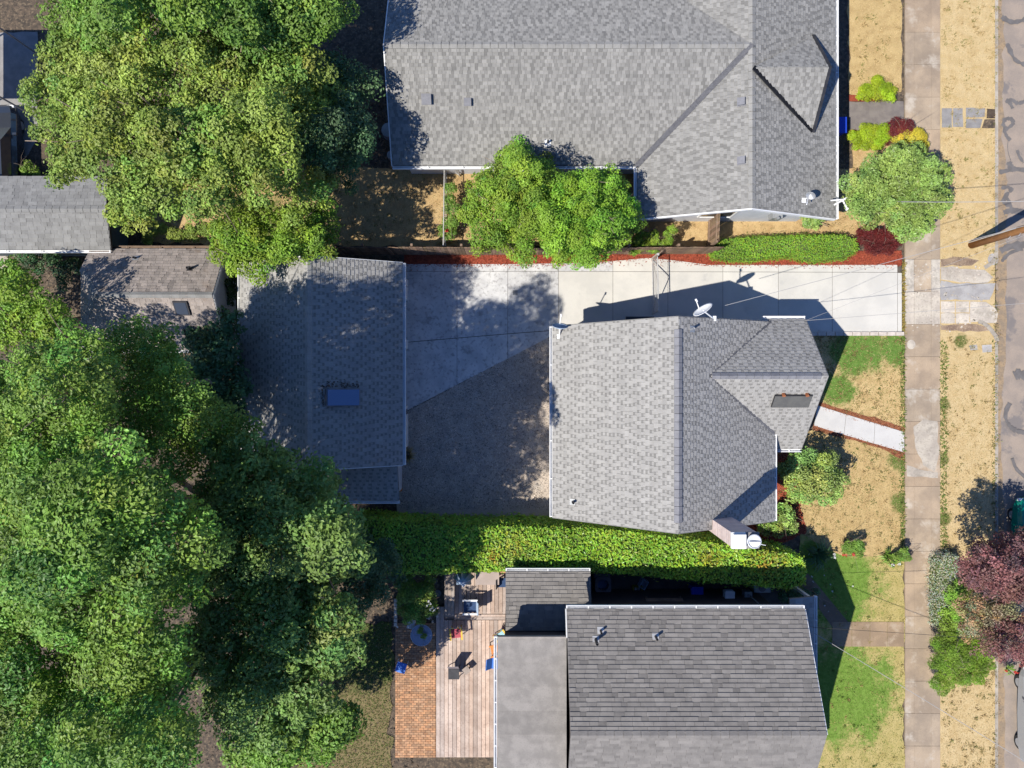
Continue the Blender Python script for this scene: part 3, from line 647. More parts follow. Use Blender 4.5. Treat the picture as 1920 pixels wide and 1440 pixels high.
mW = [(1.73,2.47,2.8),(6.39,2.58,5.8),(6.39,-5.73,5.8),(1.73,-5.7,2.8)]
mEN = [(6.39,2.58,5.8),(6.39,.32,5.8),A,(11.04,2.65,2.91)]
mES = [(6.39,.32,5.8),(6.39,-5.73,5.8),(11.22,-5.86,2.8),(11.22,-2.1,2.8),A]
gN = [A,(12.55,.32,4.9),(12.55,2.78,2.8),(11.04,2.78,2.8)]
gS1 = [A,(11.22,-2.1,2.8),(12.62,-2.1,2.8),(12.55,.32,4.9)]
gS2 = [(11.22,-2.1,2.8),(11.58,-2.85,2.15),(12.66,-2.85,2.15),(12.62,-2.1,2.8)]
# keep the facets exactly planar
def pl_z(poly, f): return [(x, y, f(x, y)) for x, y, z in poly]
fW = lambda x, y: 2.8 + (x-1.73)*3/4.66
fE = lambda x, y: 5.8 - (x-6.39)*3/4.83
fN = lambda x, y: 4.9 - (y-.32)*.854
fS = lambda x, y: 4.9 - (.32-y)*.868
mW = pl_z(mW, fW); mEN = pl_z(mEN, fE); mES = pl_z(mES, fE); gN = pl_z(gN, fN); gS1 = pl_z(gS1, fS); gS2 = pl_z(gS2, fS)
roofp = [mW, mEN, mES, gN, gS1, gS2]
roof_deck(roofp, M['shA'], mh)
lay_shingles(shingle_list(roofp, .175, (.12,.27), (.09,.17), .66, .93, jit=.03, seed=3, half=.5), M['shA'], mh)
ridge((6.39,2.1,5.8), (6.39,-5.35,5.8), (-4.66,0,-3), (4.83,0,-3), mh, .18, z=.06)
ridge((7.95,.32,4.9), (12.3,.32,4.9), (0,1,-.854), (0,-1,-.868), mh, .17, z=.05)
strip3([(11.04,2.65,2.92), (7.83,.32,4.9)], .12, M['cap'], mh, 'dark_valley_strip'); strip3([(7.83,.32,4.9), (11.22,-2.1,2.82)], .15, M['cap'], mh, 'dark_valley_strip')  # dark strips stand in for the shadow in the closed valleys
gutter((1.73,-5.7,2.78), (1.73,2.47,2.78), (-1,0,0), mh); gutter((11.22,-5.86,2.78), (11.22,-2.15,2.78), (1,0,0), mh)
gutter((11.6,-2.86,2.13), (12.66,-2.86,2.13), (0,-1,0), mh); gutter((10.75,2.79,2.79), (12.55,2.79,2.79), (0,1,0), mh)
for a, b in (((1.73,2.49,2.8),(6.39,2.6,5.8)), ((6.39,2.6,5.8),(10.98,2.67,2.93)), ((1.73,-5.72,2.8),(6.39,-5.75,5.8)), ((6.39,-5.75,5.8),(11.22,-5.88,2.8)), ((12.57,.32,4.9),(12.57,2.78,2.8)), ((12.57,.32,4.9),(12.66,-2.84,2.15))):
    board((a[0],a[1],a[2]-.01), (b[0],b[1],b[2]-.01), .03, .17, M['shD'], mh)
# porch, bay on the north side, windows, doors
mb = MB(); mb.box(12.26, 13.0, -1.75, -.3, -.05, .16); mb.box(13.0, 13.3, -1.7, -.5, -.05, .08); mb.build('porch_step', M['greycon'], mh)
mb = MB(); mb.box(5.0, 6.12, 2.3, 2.86, -.05, 2.35); mb.build('bay', M['teal'], mh)
mb = MB(); mb.add([(4.94,2.26,2.5),(6.18,2.26,2.5),(6.18,2.93,2.36),(4.94,2.93,2.36),(4.94,2.26,2.42),(6.18,2.26,2.42),(6.18,2.93,2.28),(4.94,2.93,2.28)], [(0,1,2,3),(7,6,5,4),(0,4,5,1),(1,5,6,2),(2,6,7,3),(3,7,4,0)][0:6]); mb.tone = (.3,.3,.3); mb.build('bay_roof', M['darkm'], mh)
for c, ax, w, h in (((2.1,.6,1.5),'x-',1.5,1.1), ((2.1,-3.2,1.5),'x-',1.2,1.1), ((12.25,1.2,1.4),'x+',1.4,1.2), ((10.8,-3.9,1.4),'x+',1.6,1.2), ((8.6,2.25,1.5),'y+',1.2,1.0), ((4.6,-5.35,1.5),'y-',1.2,1.0)):
    window(mh, c, ax, w, h)
d = MB(); d.box(12.25, 12.3, -1.5, -.6, .16, 2.15); o = d.build('door', M['redp'], mh); d = MB(); d.lathe((12.34,-.72,1.05), [(.03,-.03),(.035,0),(.03,.03)], 8); d.build('handle', M['copper'], o)
# chimney on the south wall, part of the house
ch = MB(); zc = 0
while zc < 7.1:
    t = R.uniform(.94, 1.06); ch.tone = (t, t, t); ch.box(7.98, 8.92, -5.93, -5.40, zc, zc+.2); ch.tone = (.72,.7,.7); ch.box(8.0, 8.9, -5.915, -5.415, zc+.2, zc+.225); zc += .225
o = ch.build('chimney', M['brick'], mh)
c = MB(); c.box(7.94, 8.45, -5.96, -5.37, 7.2, 7.32); c.box(7.98, 8.41, -5.92, -5.41, 7.32, 7.50); c.build('chimney_cap', M['white'], o)
c = MB(); c.box(8.45, 8.96, -5.96, -5.37, 7.2, 7.27); c.build('chimney_crown', M['greycon'], o)
c = MB(); c.lathe((8.71,-5.66,7.27), [(.16,0),(.16,.12),(.25,.16),(.26,.2),(.23,.22),(.22,.17),(.05,.15)], 20); c.build('flue_cowl', M['wall'], o)
c = MB(); c.prism([(8.71+.2*math.cos(t), -5.66+.2*math.sin(t)) for t in np.linspace(math.pi, 2*math.pi, 12)], 7.49, 7.51); c.tube([(8.93,-5.76,7.47),(9.12,-5.8,7.46)], .012, 5); c.build('cowl_plate', M['white'], o)
# things on the roof
def frame_at(pt, normal, up):
    n = Vector(normal).normalized(); u = Vector(up); u = (u - n*u.dot(n)).normalized(); return Vector(pt), n, u.cross(n), u
def roofbox(mb, fr, x0, x1, y0, y1, z0, z1):
    p, n, a, b = fr; v = [p + a*x + b*y + n*z for z in (z0, z1) for (x, y) in ((x0,y0),(x1,y0),(x1,y1),(x0,y1))]
    return mb.add(v, [(3,2,1,0),(4,5,6,7),(0,1,5,4),(1,2,6,5),(2,3,7,6),(3,0,4,7)])
nW, nE, nGS = (-3,0,4.66), (3,0,4.83), (0,-.868,1)
pn = thing('roof_panel', 'dark grey flat panel on copper brackets on the front gable roof', 'panel', (12, -.5, 4.2))
fr = frame_at((11.45,-.65,fS(0,-.65)), nGS, (0,.868*0+1,.868)); mb = MB(); roofbox(mb, fr, -.78, .72, -.31, .31, .1, .13); mb.build('panel_sheet', M['panel'], pn)
mb = MB(); roofbox(mb, fr, -.80, .74, -.33, .33, .05, .098); mb.build('panel_frame', M['darkm'], pn)
for x in (-.5, .45): mb = MB(); roofbox(mb, fr, x, x+.1, .30, .40, .02, .16); roofbox(mb, fr, x-.02, x+.12, .34, .37, .1, .17); mb.build('bracket', M['copper'], pn)
def vent_pipe(label, px, py, f, n, h=.3, r=.05, mt='darkm', flash='white', group=None):
    z = 4.0
    for _ in range(12): x, y, _z = P(px, py, z); z = f(x, y)
    t = thing('vent_pipe', label, 'vent', (x, y, z), group); fr = frame_at((x, y, z), n, (0,1,0) if abs(n[0]) > 0 else (1,0,0))
    mb = MB(); roofbox(mb, fr, -.13, .13, -.13, .13, .018, .03); mb.build('flashing', M[flash], t)
    mb = MB(); mb.lathe((x, y, z), [(r,0),(r,h),(r*.75,h),(r*.7,h-.06)], 12); mb.build('pipe', M[mt], t); return t
vent_pipe('short black vent pipe on the lower left of the main house roof', 1074, 941, fW, nW, .28, .055, flash='grey')
vent_pipe('small silver vent pipe beside the ridge below the white dish', 1297, 617, fE, nE, .3, .05, 'grey', 'grey')
def dish(label, base, aim, up_r=.33, mast=.55, mt='white', lean=(0,0)):
    t = thing('satellite_dish', label, 'dish', base); b = Vector(base); top = b + Vector((lean[0], lean[1], mast))
    mb = MB(); mb.tube([b, top], .03, 8); mb.box(b.x-.1, b.x+.1, b.y-.1, b.y+.1, b.z-.01, b.z+.05); mb.build('mast', M['white'], t)
    n = Vector(aim).normalized(); a = n.orthogonal().normalized(); a = n.cross(Vector((0,0,1))).normalized(); c = n.cross(a); mb = MB(); v = []; f = []; K = 20
    for i, (rr, dz) in enumerate(((.02,-.09),(.5,-.075),(.85,-.03),(1.0,0),(1.0,-.02),(.5,-.1),(.02,-.115))):
        for k in range(K):
            q = 2*math.pi*k/K; v.append(top + n*.08 + (a*math.cos(q)*up_r + c*math.sin(q)*up_r*.85)*rr + n*dz)
    for i in range(6):
        for k in range(K): f.append((i*K+k, i*K+(k+1)%K, (i+1)*K+(k+1)%K, (i+1)*K+k))
    mb.add(v, f); mb.build('reflector', M[mt], t, smooth=True)
    e = top + n*.55 - c*-.12; s_ = top - c*-(up_r*.8) + n*.05; mb = MB(); mb.tube([s_, e], .022, 6); mb.build('feed_arm', M['white'], t)
    mb = MB(); mb.tube([e - n*.0, e - n*.12 + c*-.02], [.11*up_r,.09*up_r], 10); mb.build('feed_horn', M['white'], t); return t
x, y, z = P(1343, 594, 4.95); z = fE(x, y); dish('white satellite dish tilted over the driveway edge of the main roof', (x-.05, y-.05, z), (-.55,.75,.33), .42, .55, lean=(-.55,.25))
x, y, z = P(1046, 620, 2.95); dish('pale blue satellite dish at the gutter corner of the main roof', (x+.06, y-.25, 2.95), (.05,.8,.42), .34, .5, 'steel_blue', lean=(0,.35))

# ---------------------------------------------------------------- GARAGE
ga = thing('garage', 'long shingled garage with blue skylight in deep tree shade', 'garage', (-8.2, .8, 0))
walls(ga, [(-11.3,-3.2),(-5.0,-3.2),(-5.0,4.9),(-11.3,4.9)], -.05, 2.5, M['wall'])
gable_wall(ga, (-5.1,4.9), (-11.2,4.9), 2.5, (-8.18,4.9,4.3), M['wall']); gable_wall(ga, (-11.2,-3.2), (-5.1,-3.2), 2.5, (-8.18,-3.2,4.3), M['wall'])
gE = lambda x, y: 4.66 - (x+8.18)*1.96/3.49
gWf = lambda x, y: 4.66 + (x+8.18)*1.96/3.49
rp = [pl_z([(-8.18,5.12,0),(-8.18,-3.46,0),(-4.69,-3.48,0),(-4.69,5.2,0)], gE), pl_z([(-11.67,5.15,0),(-11.67,-3.46,0),(-8.18,-3.46,0),(-8.18,5.12,0)], gWf)]
roof_deck(rp, M['shA'], ga)
lay_shingles(shingle_list(rp, .175, (.12,.27), (.09,.17), .66, .93, jit=.03, seed=5, half=.5), M['shA'], ga)
ridge((-8.18,5.1,4.66), (-8.18,-3.45,4.66), (-3.49,0,-1.96), (3.49,0,-1.96), ga, .16, M['shA'])
gutter((-11.67,-3.46,2.68), (-11.67,5.15,2.68), (-1,0,0), ga); gutter((-4.69,-3.48,2.68), (-4.69,5.2,2.68), (1,0,0), ga)
for a, b in (((-8.18,5.15,4.65),(-4.69,5.22,2.69)), ((-8.18,5.15,4.65),(-11.67,5.17,2.69)), ((-8.18,-3.48,4.65),(-4.69,-3.5,2.69)), ((-8.18,-3.48,4.65),(-11.67,-3.48,2.69))): board(a, b, .03, .17, M['white'], ga)
lt = [(-9.6,-3.52,2.62),(-9.6,-5.1,2.12),(-4.93,-5.1,2.12),(-4.93,-3.52,2.62)]
roof_deck([lt], M['shA'], ga, .1, 'lean_to_roof'); lay_shingles(shingle_list([lt], .175, (.12,.27), (.09,.17), .66, .93, jit=.03, seed=6, half=.5), M['shA'], ga, 60)
walls(ga, [(-9.4,-4.9),(-5.15,-4.9),(-5.15,-3.25),(-9.4,-3.25)], -.05, 2.1, M['wall'])
gutter((-9.6,-5.12,2.1), (-4.93,-5.12,2.1), (0,-1,0), ga)
# garage doors and white trim, east wall
for y0, y1 in ((2.1,4.3), (-1.0,1.6)):
    d = MB(); d.box(-5.0, -4.96, y0, y1, 0, 2.15)
    for k in range(1, 4): d.box(-4.97, -4.945, y0+.06, y1-.06, k*.53-.42, k*.53+.02)
    o = d.build('garage_door', M['white'], ga); h = MB(); h.tube([(-4.93,(y0+y1)/2-.08,.6),(-4.91,(y0+y1)/2-.08,.6),(-4.91,(y0+y1)/2+.08,.6),(-4.93,(y0+y1)/2+.08,.6)], .012, 6); h.build('handle', M['darkm'], o)
for y0, y1 in ((4.55,4.85),(3.9,4.5),(1.65,2.05),(-1.15,-1.02),(-2.9,-1.4)):
    mb = MB(); mb.box(-5.0, -4.86, y0, y1, .0, 2.35); mb.build('trim', M['white'], ga)
mb = MB(); mb.box(-5.0,-4.75,-3.05,-2.95,2.0,2.06); mb.lathe((-4.78,-3.0,1.86), [(.06,0),(.08,.06),(.05,.16)], 10); mb.build('wall_lamp', M['white'], ga)
# skylight
sk = MB(); fr = frame_at((-7.55,-.55,gE(-7.55,0)), (1.96,0,3.49), (0,1,0))
o = MB(); roofbox(o, fr, -.02, 1.36, -.36, .36, .02, .16); o = o.build('skylight', M['cap'], ga); sk = MB(); roofbox(sk, fr, .02, 1.32, -.32, .32, .16, .2); sk.build('pane', M['dome'], o)
lv = MB()
for i in range(60):
    x, yy = R.uniform(-.1,1.35), .4 + abs(R.normal(0,.12)); s = R.uniform(.03,.07); t = R.uniform(.7,1.4); lv.tone = (t,t,t); roofbox(lv, fr, x, x+s, yy, yy+s*.7, .028, .036+R.uniform(0,.02))
for i in range(25):
    x, yy = -.12-abs(R.normal(0,.06)), R.uniform(-.3,.5); s = R.uniform(.03,.06); lv.tone = (1,.9,.8); roofbox(lv, fr, x, x+s, yy, yy+s*.7, .028, .04)
tag(lv.build('leaf_litter', M['litter']), kind='stuff')

# ---------------------------------------------------------------- COTTAGE (weathered roof) and GREY SHED, far west
co = thing('cottage', 'small white building with weathered brownish clipped gable roof', 'cottage', (-15.2, 3.7, 0))
sl_ = 1.5/2.2
cN = lambda x, y: 3.7 - (y-3.7)*sl_
cS = lambda x, y: 3.7 - (3.7-y)*sl_
walls(co, [(-18.0,1.85),(-12.95,1.85),(-12.95,5.55),(-18.0,5.55)], -.05, 2.1, M['white'])
gable_wall(co, (-12.95,1.9), (-12.95,5.5), 2.1, (-12.95,3.7,3.3), M['white']); gable_wall(co, (-18.0,5.5), (-18.0,1.9), 2.1, (-18.0,3.7,3.0), M['white'])
cn = pl_z([(-12.42,3.7,0),(-17.25,3.7,0),(-18.4,4.95,0),(-18.4,5.9,0),(-12.5,5.9,0)], cN); cs = pl_z([(-17.25,3.7,0),(-12.42,3.7,0),(-12.5,1.5,0),(-18.4,1.5,0),(-18.4,2.45,0)], cS)
ch_ = [(-17.25,3.7,3.7),(-18.4,4.95,cN(0,4.95)),(-18.4,2.45,cS(0,2.45))]
roof_deck([cn, cs, ch_], M['shC'], co)
lay_shingles(shingle_list([cn, cs, ch_], .16, (.22,.36), (.16,.26), .85, .3, th=.026, jit=.07, seed=8), M['shC'], co)
ridge((-17.2,3.7,3.7), (-12.42,3.7,3.7), (0,2.2,-1.5), (0,-2.2,-1.5), co, .15, M['shD'])
ridge((-17.25,3.7,3.7), (-18.38,4.93,cN(0,4.93)), (1,.9,-.6), (-1,-.9,-.4), co, .13, M['shD']); ridge((-17.25,3.7,3.7), (-18.38,2.47,cS(0,2.47)), (1,-.9,-.6), (-1,.9,-.4), co, .13, M['shD'])
gutter((-18.3,5.92,2.17), (-12.5,5.92,2.17), (0,1,0), co, M['fence']); gutter((-18.3,1.48,2.17), (-12.5,1.48,2.17), (0,-1,0), co)
for k in range(16):
    z0 = .1 + k*.2; hw = 1.86 if z0 < 2.1 else max(.05, 1.86 - (z0+.2-2.1)/.68)
    mb = MB(); mb.add([(-12.95,3.7-hw,z0),(-12.905,3.7-hw,z0),(-12.94,3.7-hw,z0+.2),(-12.95,3.7-hw,z0+.2),(-12.95,3.7+hw,z0),(-12.905,3.7+hw,z0),(-12.94,3.7+hw,z0+.2),(-12.95,3.7+hw,z0+.2)], [(0,1,2,3),(7,6,5,4),(1,5,6,2),(0,4,5,1)]); mb.build('siding_board', M['white'], co)
for a, b in (((-12.41,3.7,3.69),(-12.49,5.9,2.19)), ((-12.41,3.7,3.69),(-12.49,1.5,2.19))): board(a, b, .03, .14, M['white'], co)
fr = frame_at(P(343,577,3.3), (0,-1.5,2.2), (0,1,0)); fr = (Vector((fr[0].x, fr[0].y, cS(0, fr[0].y))),) + fr[1:]
o = MB(); roofbox(o, fr, -.3, .3, -.33, .33, .0, .09); o = o.build('skylight', M['darkm'], co); s_ = MB(); roofbox(s_, fr, -.24, .24, -.27, .27, .09, .1); s_.build('pane', M['glass'], o)
vent_pipe('dark vent pipe on the weathered roof, nearer the shed', 255, 484, cN, (0,1.5,2.2), .22, .05, 'darkm', 'grey'); vent_pipe('dark angled vent on the weathered roof, nearer the garage', 357, 504, cN, (0,1.5,2.2), .3, .06, 'darkm', 'darkm')
mb = MB(); mb.box(-18.9,-17.9,.95,1.9,2.0,2.1); tag(mb.build('lean_to_roof_sheet', M['shD']), 'pale flat sheet beside the lower left corner of the weathered roof', 'roof sheet')
gs = thing('grey_shed', 'plain grey roofed building with dark green end wall', 'shed', (-21, 7.4, 0))
sN = lambda x, y: 3.05 - (y-7.42)*.40
sS = lambda x, y: 3.05 - (7.42-y)*.40
sn = pl_z([(-17.2,7.42,0),(-30,7.42,0),(-30,9.0,0),(-17.55,9.0,0)], sN); ss = pl_z([(-30,7.42,0),(-17.2,7.42,0),(-17.4,5.83,0),(-30,5.83,0)], sS)
roof_deck([sn, ss], M['shD'], gs); lay_shingles(shingle_list([sn, ss], .17, (.25,.45), (.2,.3), .88, .35, seed=11), M['shD'], gs)
ridge((-29.9,7.42,3.05), (-17.2,7.42,3.05), (0,1,-.4), (0,-1,-.4), gs, .15, M['shD'])
walls(gs, [(-29.5,6.0),(-18.0,6.0),(-18.0,8.8),(-29.5,8.8)], -.05, 2.3, M['teal']); gable_wall(gs, (-18.0,6.0), (-18.0,8.8), 2.3, (-18.0,7.42,2.85), M['teal'])
mb = MB(); mb.box(-18.0,-17.93,5.95,6.1,-.05,2.3); mb.build('corner_board', M['stone'], gs); gutter((-29.5,5.81,2.4), (-17.4,5.81,2.4), (0,-1,0), gs)
for a, b in (((-17.19,7.42,3.04),(-17.54,9.0,2.41)), ((-17.19,7.42,3.04),(-17.39,5.83,2.41))): board(a, b, .03, .14, M['darkm'], gs)

# ---------------------------------------------------------------- NORTH NEIGHBOUR HOUSE
nh = thing('north_house', 'large grey shingled house with valley roof and white gutters', 'house', (6, 11, 0))
S45 = .45
nWS = lambda x, y: 2.8 + (y-9.35)*S45
nWN = lambda x, y: 4.7 - (y-13.57)*S45
nEW = lambda x, y: 2.8 + (x-5.36)*S45*.996
nEE = lambda x, y: 4.7 - (x-9.6)*S45*.996
walls(nh, [(-4.7,9.85),(5.8,9.85),(5.8,7.62),(13.3,7.62),(13.3,17.4),(-4.7,17.4)], -.05, 2.6, M['wall'])
gable_wall(nh, (5.9,7.62), (13.2,7.62), 2.6, (9.6,7.62,4.4), M['wall']); gable_wall(nh, (-4.7,17.3), (-4.7,9.95), 2.6, (-4.7,13.57,4.4), M['wall'])
qW = pl_z([(-5.12,9.35,0),(5.36,9.35,0),(9.6,13.57,0),(-5.12,13.57,0)], nWS)
qWN = pl_z([(-5.12,13.57,0),(9.6,13.57,0),(5.36,17.8,0),(-5.12,17.8,0)], nWN)
qE1 = pl_z([(5.36,9.35,0),(5.36,7.07,0),(9.6,7.04,0),(9.6,13.57,0)], nEW)
qE1b = pl_z([(9.6,13.57,0),(9.6,19.6,0),(5.36,19.6,0),(5.36,17.8,0)], nEW)
qE2a = pl_z([(9.6,7.04,0),(13.84,7.07,0),(13.84,10.6,0),(9.6,10.6,0)], nEE)
va = (12.6, 10.6); dS = lambda x, y: nEE(12.6,0) + (y-10.6)*.74
# where the dormer ridge meets the slope
zr = nEE(12.6,0) + 2.0*.74; xr = 9.6 + max(0, (4.7-zr))/(S45*.996)
qE2b = pl_z([(9.6,10.6,0),(12.6,10.6,0),(xr,12.6,0),(9.6,12.6,0)], nEE)
qE2c = pl_z([(9.6,12.6,0),(xr,12.6,0),(12.6,14.6,0),(9.6,14.6,0)], nEE)
qE2d = pl_z([(12.66,10.6,0),(13.84,10.6,0),(13.84,14.6,0),(12.66,14.6,0)], nEE)
qE2e = pl_z([(9.6,14.6,0),(13.84,14.6,0),(13.84,19.6,0),(9.6,19.6,0)], nEE)
dSp = [(12.6,10.6,dS(0,10.6)), (12.62,12.6,zr), (xr,12.6,zr)]; dNp = [(12.6,14.6,dS(0,10.6)), (xr,12.6,zr), (12.62,12.6,zr)]
dSp = pl_z(dSp, dS); dNp = pl_z(dNp, lambda x, y: zr - (y-12.6)*.74)
rp = [qW, qWN, qE1, qE1b, qE2a, qE2b, qE2c, qE2d, qE2e, dSp, dNp]
roof_deck(rp, M['shN'], nh)
lay_shingles(shingle_list(rp, .135, (.11,.24), (.09,.18), .76, .62, jit=.055, seed=13), M['shN'], nh)
strip3([(5.3,9.3,2.83), (9.6,13.57,4.73)], .22, M['cap'], nh, 'dark_valley_strip'); strip3([(12.6,10.6,3.37), (xr,12.6,zr+.02)], .18, M['darkm'], nh, 'dark_valley_strip')
gable_wall(nh, (12.6,10.55), (12.6,14.65), 3.3, (12.6,12.6,zr-.05), M['darkm'], name='dormer_wall')
board((12.64,10.55,3.4), (12.66,12.6,zr+.03), .12, .16, M['darkm'], nh); board((12.64,14.65,3.4), (12.66,12.6,zr+.03), .12, .16, M['darkm'], nh)
ridge((9.6,7.04,4.7), (9.6,19.6,4.7), (-1,0,-.45), (1,0,-.45), nh, .15, M['shN']); ridge((-5.1,13.57,4.7), (9.6,13.57,4.7), (0,-1,-.45), (0,1,-.45), nh, .15, M['shN'])
gutter((-5.12,9.33,2.78), (5.32,9.33,2.78), (0,-1,0), nh); gutter((5.34,7.07,2.78), (5.34,9.25,2.78), (-1,0,0), nh); gutter((13.86,7.07,2.78), (13.86,19.6,2.78), (1,0,0), nh)
for a, b in (((5.36,7.04,2.8),(9.6,7.01,4.7)), ((9.6,7.01,4.7),(13.84,7.04,2.8)), ((-5.14,9.35,2.8),(-5.14,13.57,4.7)), ((-5.14,13.57,4.7),(-5.14,17.8,2.8))): board(a, b, .05, .18, M['white'], nh)
window(nh, (9.2,7.62,1.5), 'y-', 1.4, 1.1); window(nh, (-1.0,9.85,1.5), 'y-', 1.3, 1.0); window(nh, (2.5,9.85,1.5), 'y-', 1.3, 1.0); window(nh, (13.3,8.6,1.5), 'x+', 1.4, 1.2)
mb = MB(); mb.box(11.55,12.0,7.35,7.6,1.2,1.75); mb.tube([(11.7,7.3,2.0),(11.7,7.3,1.75)], .07, 10); mb.build('meter_box', M['grey'], nh)
def box_vent(label, px, py, f, n, s=.3):
    z = 4.0
    for _ in range(12): x, y, _z = P(px, py, z); z = f(x, y)
    t = thing('roof_vent', label, 'vent', (x, y, z), 'square dark vents on the north house roof'); fr = frame_at((x, y, z), n, (0,1,0) if abs(n[0]) > 0 else (1,0,0))
    mb = MB(); roofbox(mb, fr, -s*.55, s*.55, -s*.55, s*.55, .012, .026); mb.build('flashing', M['cap'], t); mb = MB(); roofbox(mb, fr, -s*.42, s*.42, -s*.42, s*.42, .026, .13); roofbox(mb, fr, -s*.5, s*.5, -s*.5, s*.5, .13, .16); mb.build('hood', M['cap'], t)
box_vent('square dark roof vent between the valley and the dormer, upper one', 1390, 192, nEW, (-.45,0,1)); box_vent('square dark roof vent nearest the south gable of the north house', 1390, 302, nEW, (-.45,0,1)); box_vent('square dark roof vent at the shaded west end of the roof', 877, 191, nWS, (0,-.45,1)); box_vent('square dark roof vent in tree shade, farthest west on the roof', 800, 186, nWS, (0,-.45,1), .4)
vent_pipe('thin vent pipe poking out beside the tree top on the north house roof', 1027, 268, nWS, (0,-.45,1), .3, .04, 'darkm', 'white')
x, y, z = P(1503, 378, 3.4); z = nEE(x, y); dish('white satellite dish on the lower right corner of the north house roof', (x, y, z), (-.3,-.5,.4), .2, .5, 'grey', lean=(.1,.1))
sm = thing('service_mast', 'white bracket mast for the power wire at the roof corner', 'mast', (13.9, 7.65, 2.8))
mb = MB(); mb.tube([(13.75,7.65,2.6),(13.85,7.7,3.6)], .045, 8); mb.build('pole', M['white'], sm); mb = MB(); mb.tube([(13.3,7.66,3.5),(13.85,7.7,3.55)], .03, 6); mb.tube([(13.85,7.7,3.55),(14.2,7.95,3.5)], .035, 6); mb.tube([(13.8,7.68,3.5),(14.1,7.35,3.3)], .035, 6); mb.lathe((14.1,7.35,3.22), [(.05,0),(.07,.06),(.05,.16)], 8); mb.build('bracket', M['white'], sm)

# ---------------------------------------------------------------- SOUTH NEIGHBOUR HOUSE
sh = thing('south_house', 'tall brown grey shingled house behind the dark side yard', 'house', (7, -13, 0))
k_ = (6.58-4.65)/(13.07-9.02)
sNf = lambda x, y: 4.65 + (-9.02-y)*k_
sSf = lambda x, y: 6.58 - (-13.07-y)*k_
walls(sh, [(2.5,-16.9),(11.3,-16.9),(11.3,-9.6),(2.5,-9.6)], -.05, 4.6, M['brownwall'])
gable_wall(sh, (11.3,-16.8), (11.3,-9.6), 4.6, (11.3,-13.07,6.3), M['brownwall'])
sn_ = pl_z([(2.18,-13.07,0),(11.73,-13.07,0),(11.73,-9.02,0),(2.18,-9.02,0)], sNf); ss_ = pl_z([(2.18,-17.2,0),(11.73,-17.2,0),(11.73,-13.07,0),(2.18,-13.07,0)], sSf)
an = [(-.27,-10.3,3.5),(3.35,-10.3,3.5),(3.35,-8.03,2.8),(-.27,-8.03,2.8)]
pr = [(11.75,-17.2,3.1),(12.95,-17.2,2.75),(12.95,-9.1,2.75),(11.75,-9.1,3.1)]
roof_deck([sn_, ss_, an], M['shS'], sh); roof_deck([pr], M['shA'], sh, .12, 'porch_roof')
lay_shingles(shingle_list([sn_, ss_, an], .165, (.3,.6), (.2,.4), .86, .35, th=.03, jit=.05, seed=17), M['shS'], sh)
lay_shingles(shingle_list([pr], .17, (.25,.45), (.15,.25), .8, .4, seed=18), M['shA'], sh, 0)
ridge((2.18,-13.07,6.58), (11.73,-13.07,6.58), (0,1,-.477), (0,-1,-.477), sh, .16, M['shS'])
walls(sh, [(0.0,-10.2),(3.1,-10.2),(3.1,-8.4),(0.0,-8.4)], -.05, 2.6, M['brownwall'])
walls(sh, [(-.3,-19.5),(2.45,-19.5),(2.45,-10.35),(-.3,-10.35)], -.05, 4.85, M['brownwall'])
mb = MB(); mb.box(-.58, 2.16, -19.6, -9.98, 4.86, 4.985); mb.build('flat_roof', M['flatroof'], sh)
for k in range(10):
    mb = MB(); g = R.uniform(.9, 1.08); mb.tone = (g, g, g); ya = -10.07 - k*.95; mb.add([(-.575,ya-.95,5.001),(2.155,ya-.95,5.001),(2.155,ya,4.992),(-.575,ya,4.992),(-.575,ya-.95,4.98),(2.155,ya-.95,4.98),(2.155,ya,4.98),(-.575,ya,4.98)], [(0,1,2,3),(0,4,5,1),(1,5,6,2),(3,7,4,0)]); mb.build('felt_strip', M['flatroof'], sh)
mb = MB(); mb.tone = (1.15,1.12,1.1); mb.box(-.56, 2.16, -10.06, -9.985, 5.0, 5.03); mb.build('roof_edge', M['flatroof'], sh)
gutter((2.18,-9.0,4.63), (11.73,-9.0,4.63), (0,1,0), sh, br=.85); gutter((-.27,-8.01,2.78), (3.35,-8.01,2.78), (0,1,0), sh, br=.75); gutter((-.6,-19.5,4.98), (-.6,-10.0,4.98), (-1,0,0), sh, br=.85); gutter((12.97,-17.2,2.73), (12.97,-9.1,2.73), (1,0,0), sh, br=1.0)
for a, b in (((11.75,-13.07,6.57),(11.75,-9.02,4.64)), ((2.16,-9.02,4.64),(2.16,-10.0,5.1))): board(a, b, .04, .17, M['white'], sh)
mb = MB()
for yy in (-9.2,-12.5,-16): mb = MB(); mb.box(12.75, 12.87, yy-.06, yy+.06, 0, 2.6); mb.build('porch_post', M['white'], sh)
window(sh, (-.3,-12.5,1.4), 'x-', 1.6, 1.3)
vent_pipe('taller white and black roof vent pipe on the south house', 1117, 1199, sNf, (0,.477,1), .5, .06, 'darkm', 'galv'); vent_pipe('small vent pipe just above the taller pair on the south house', 1126, 1182, sNf, (0,.477,1), .3, .045, 'darkm', 'galv'); vent_pipe('vent pipe alone in the middle of the south house roof', 1229, 1193, sNf, (0,.477,1), .36, .05, 'darkm', 'galv')

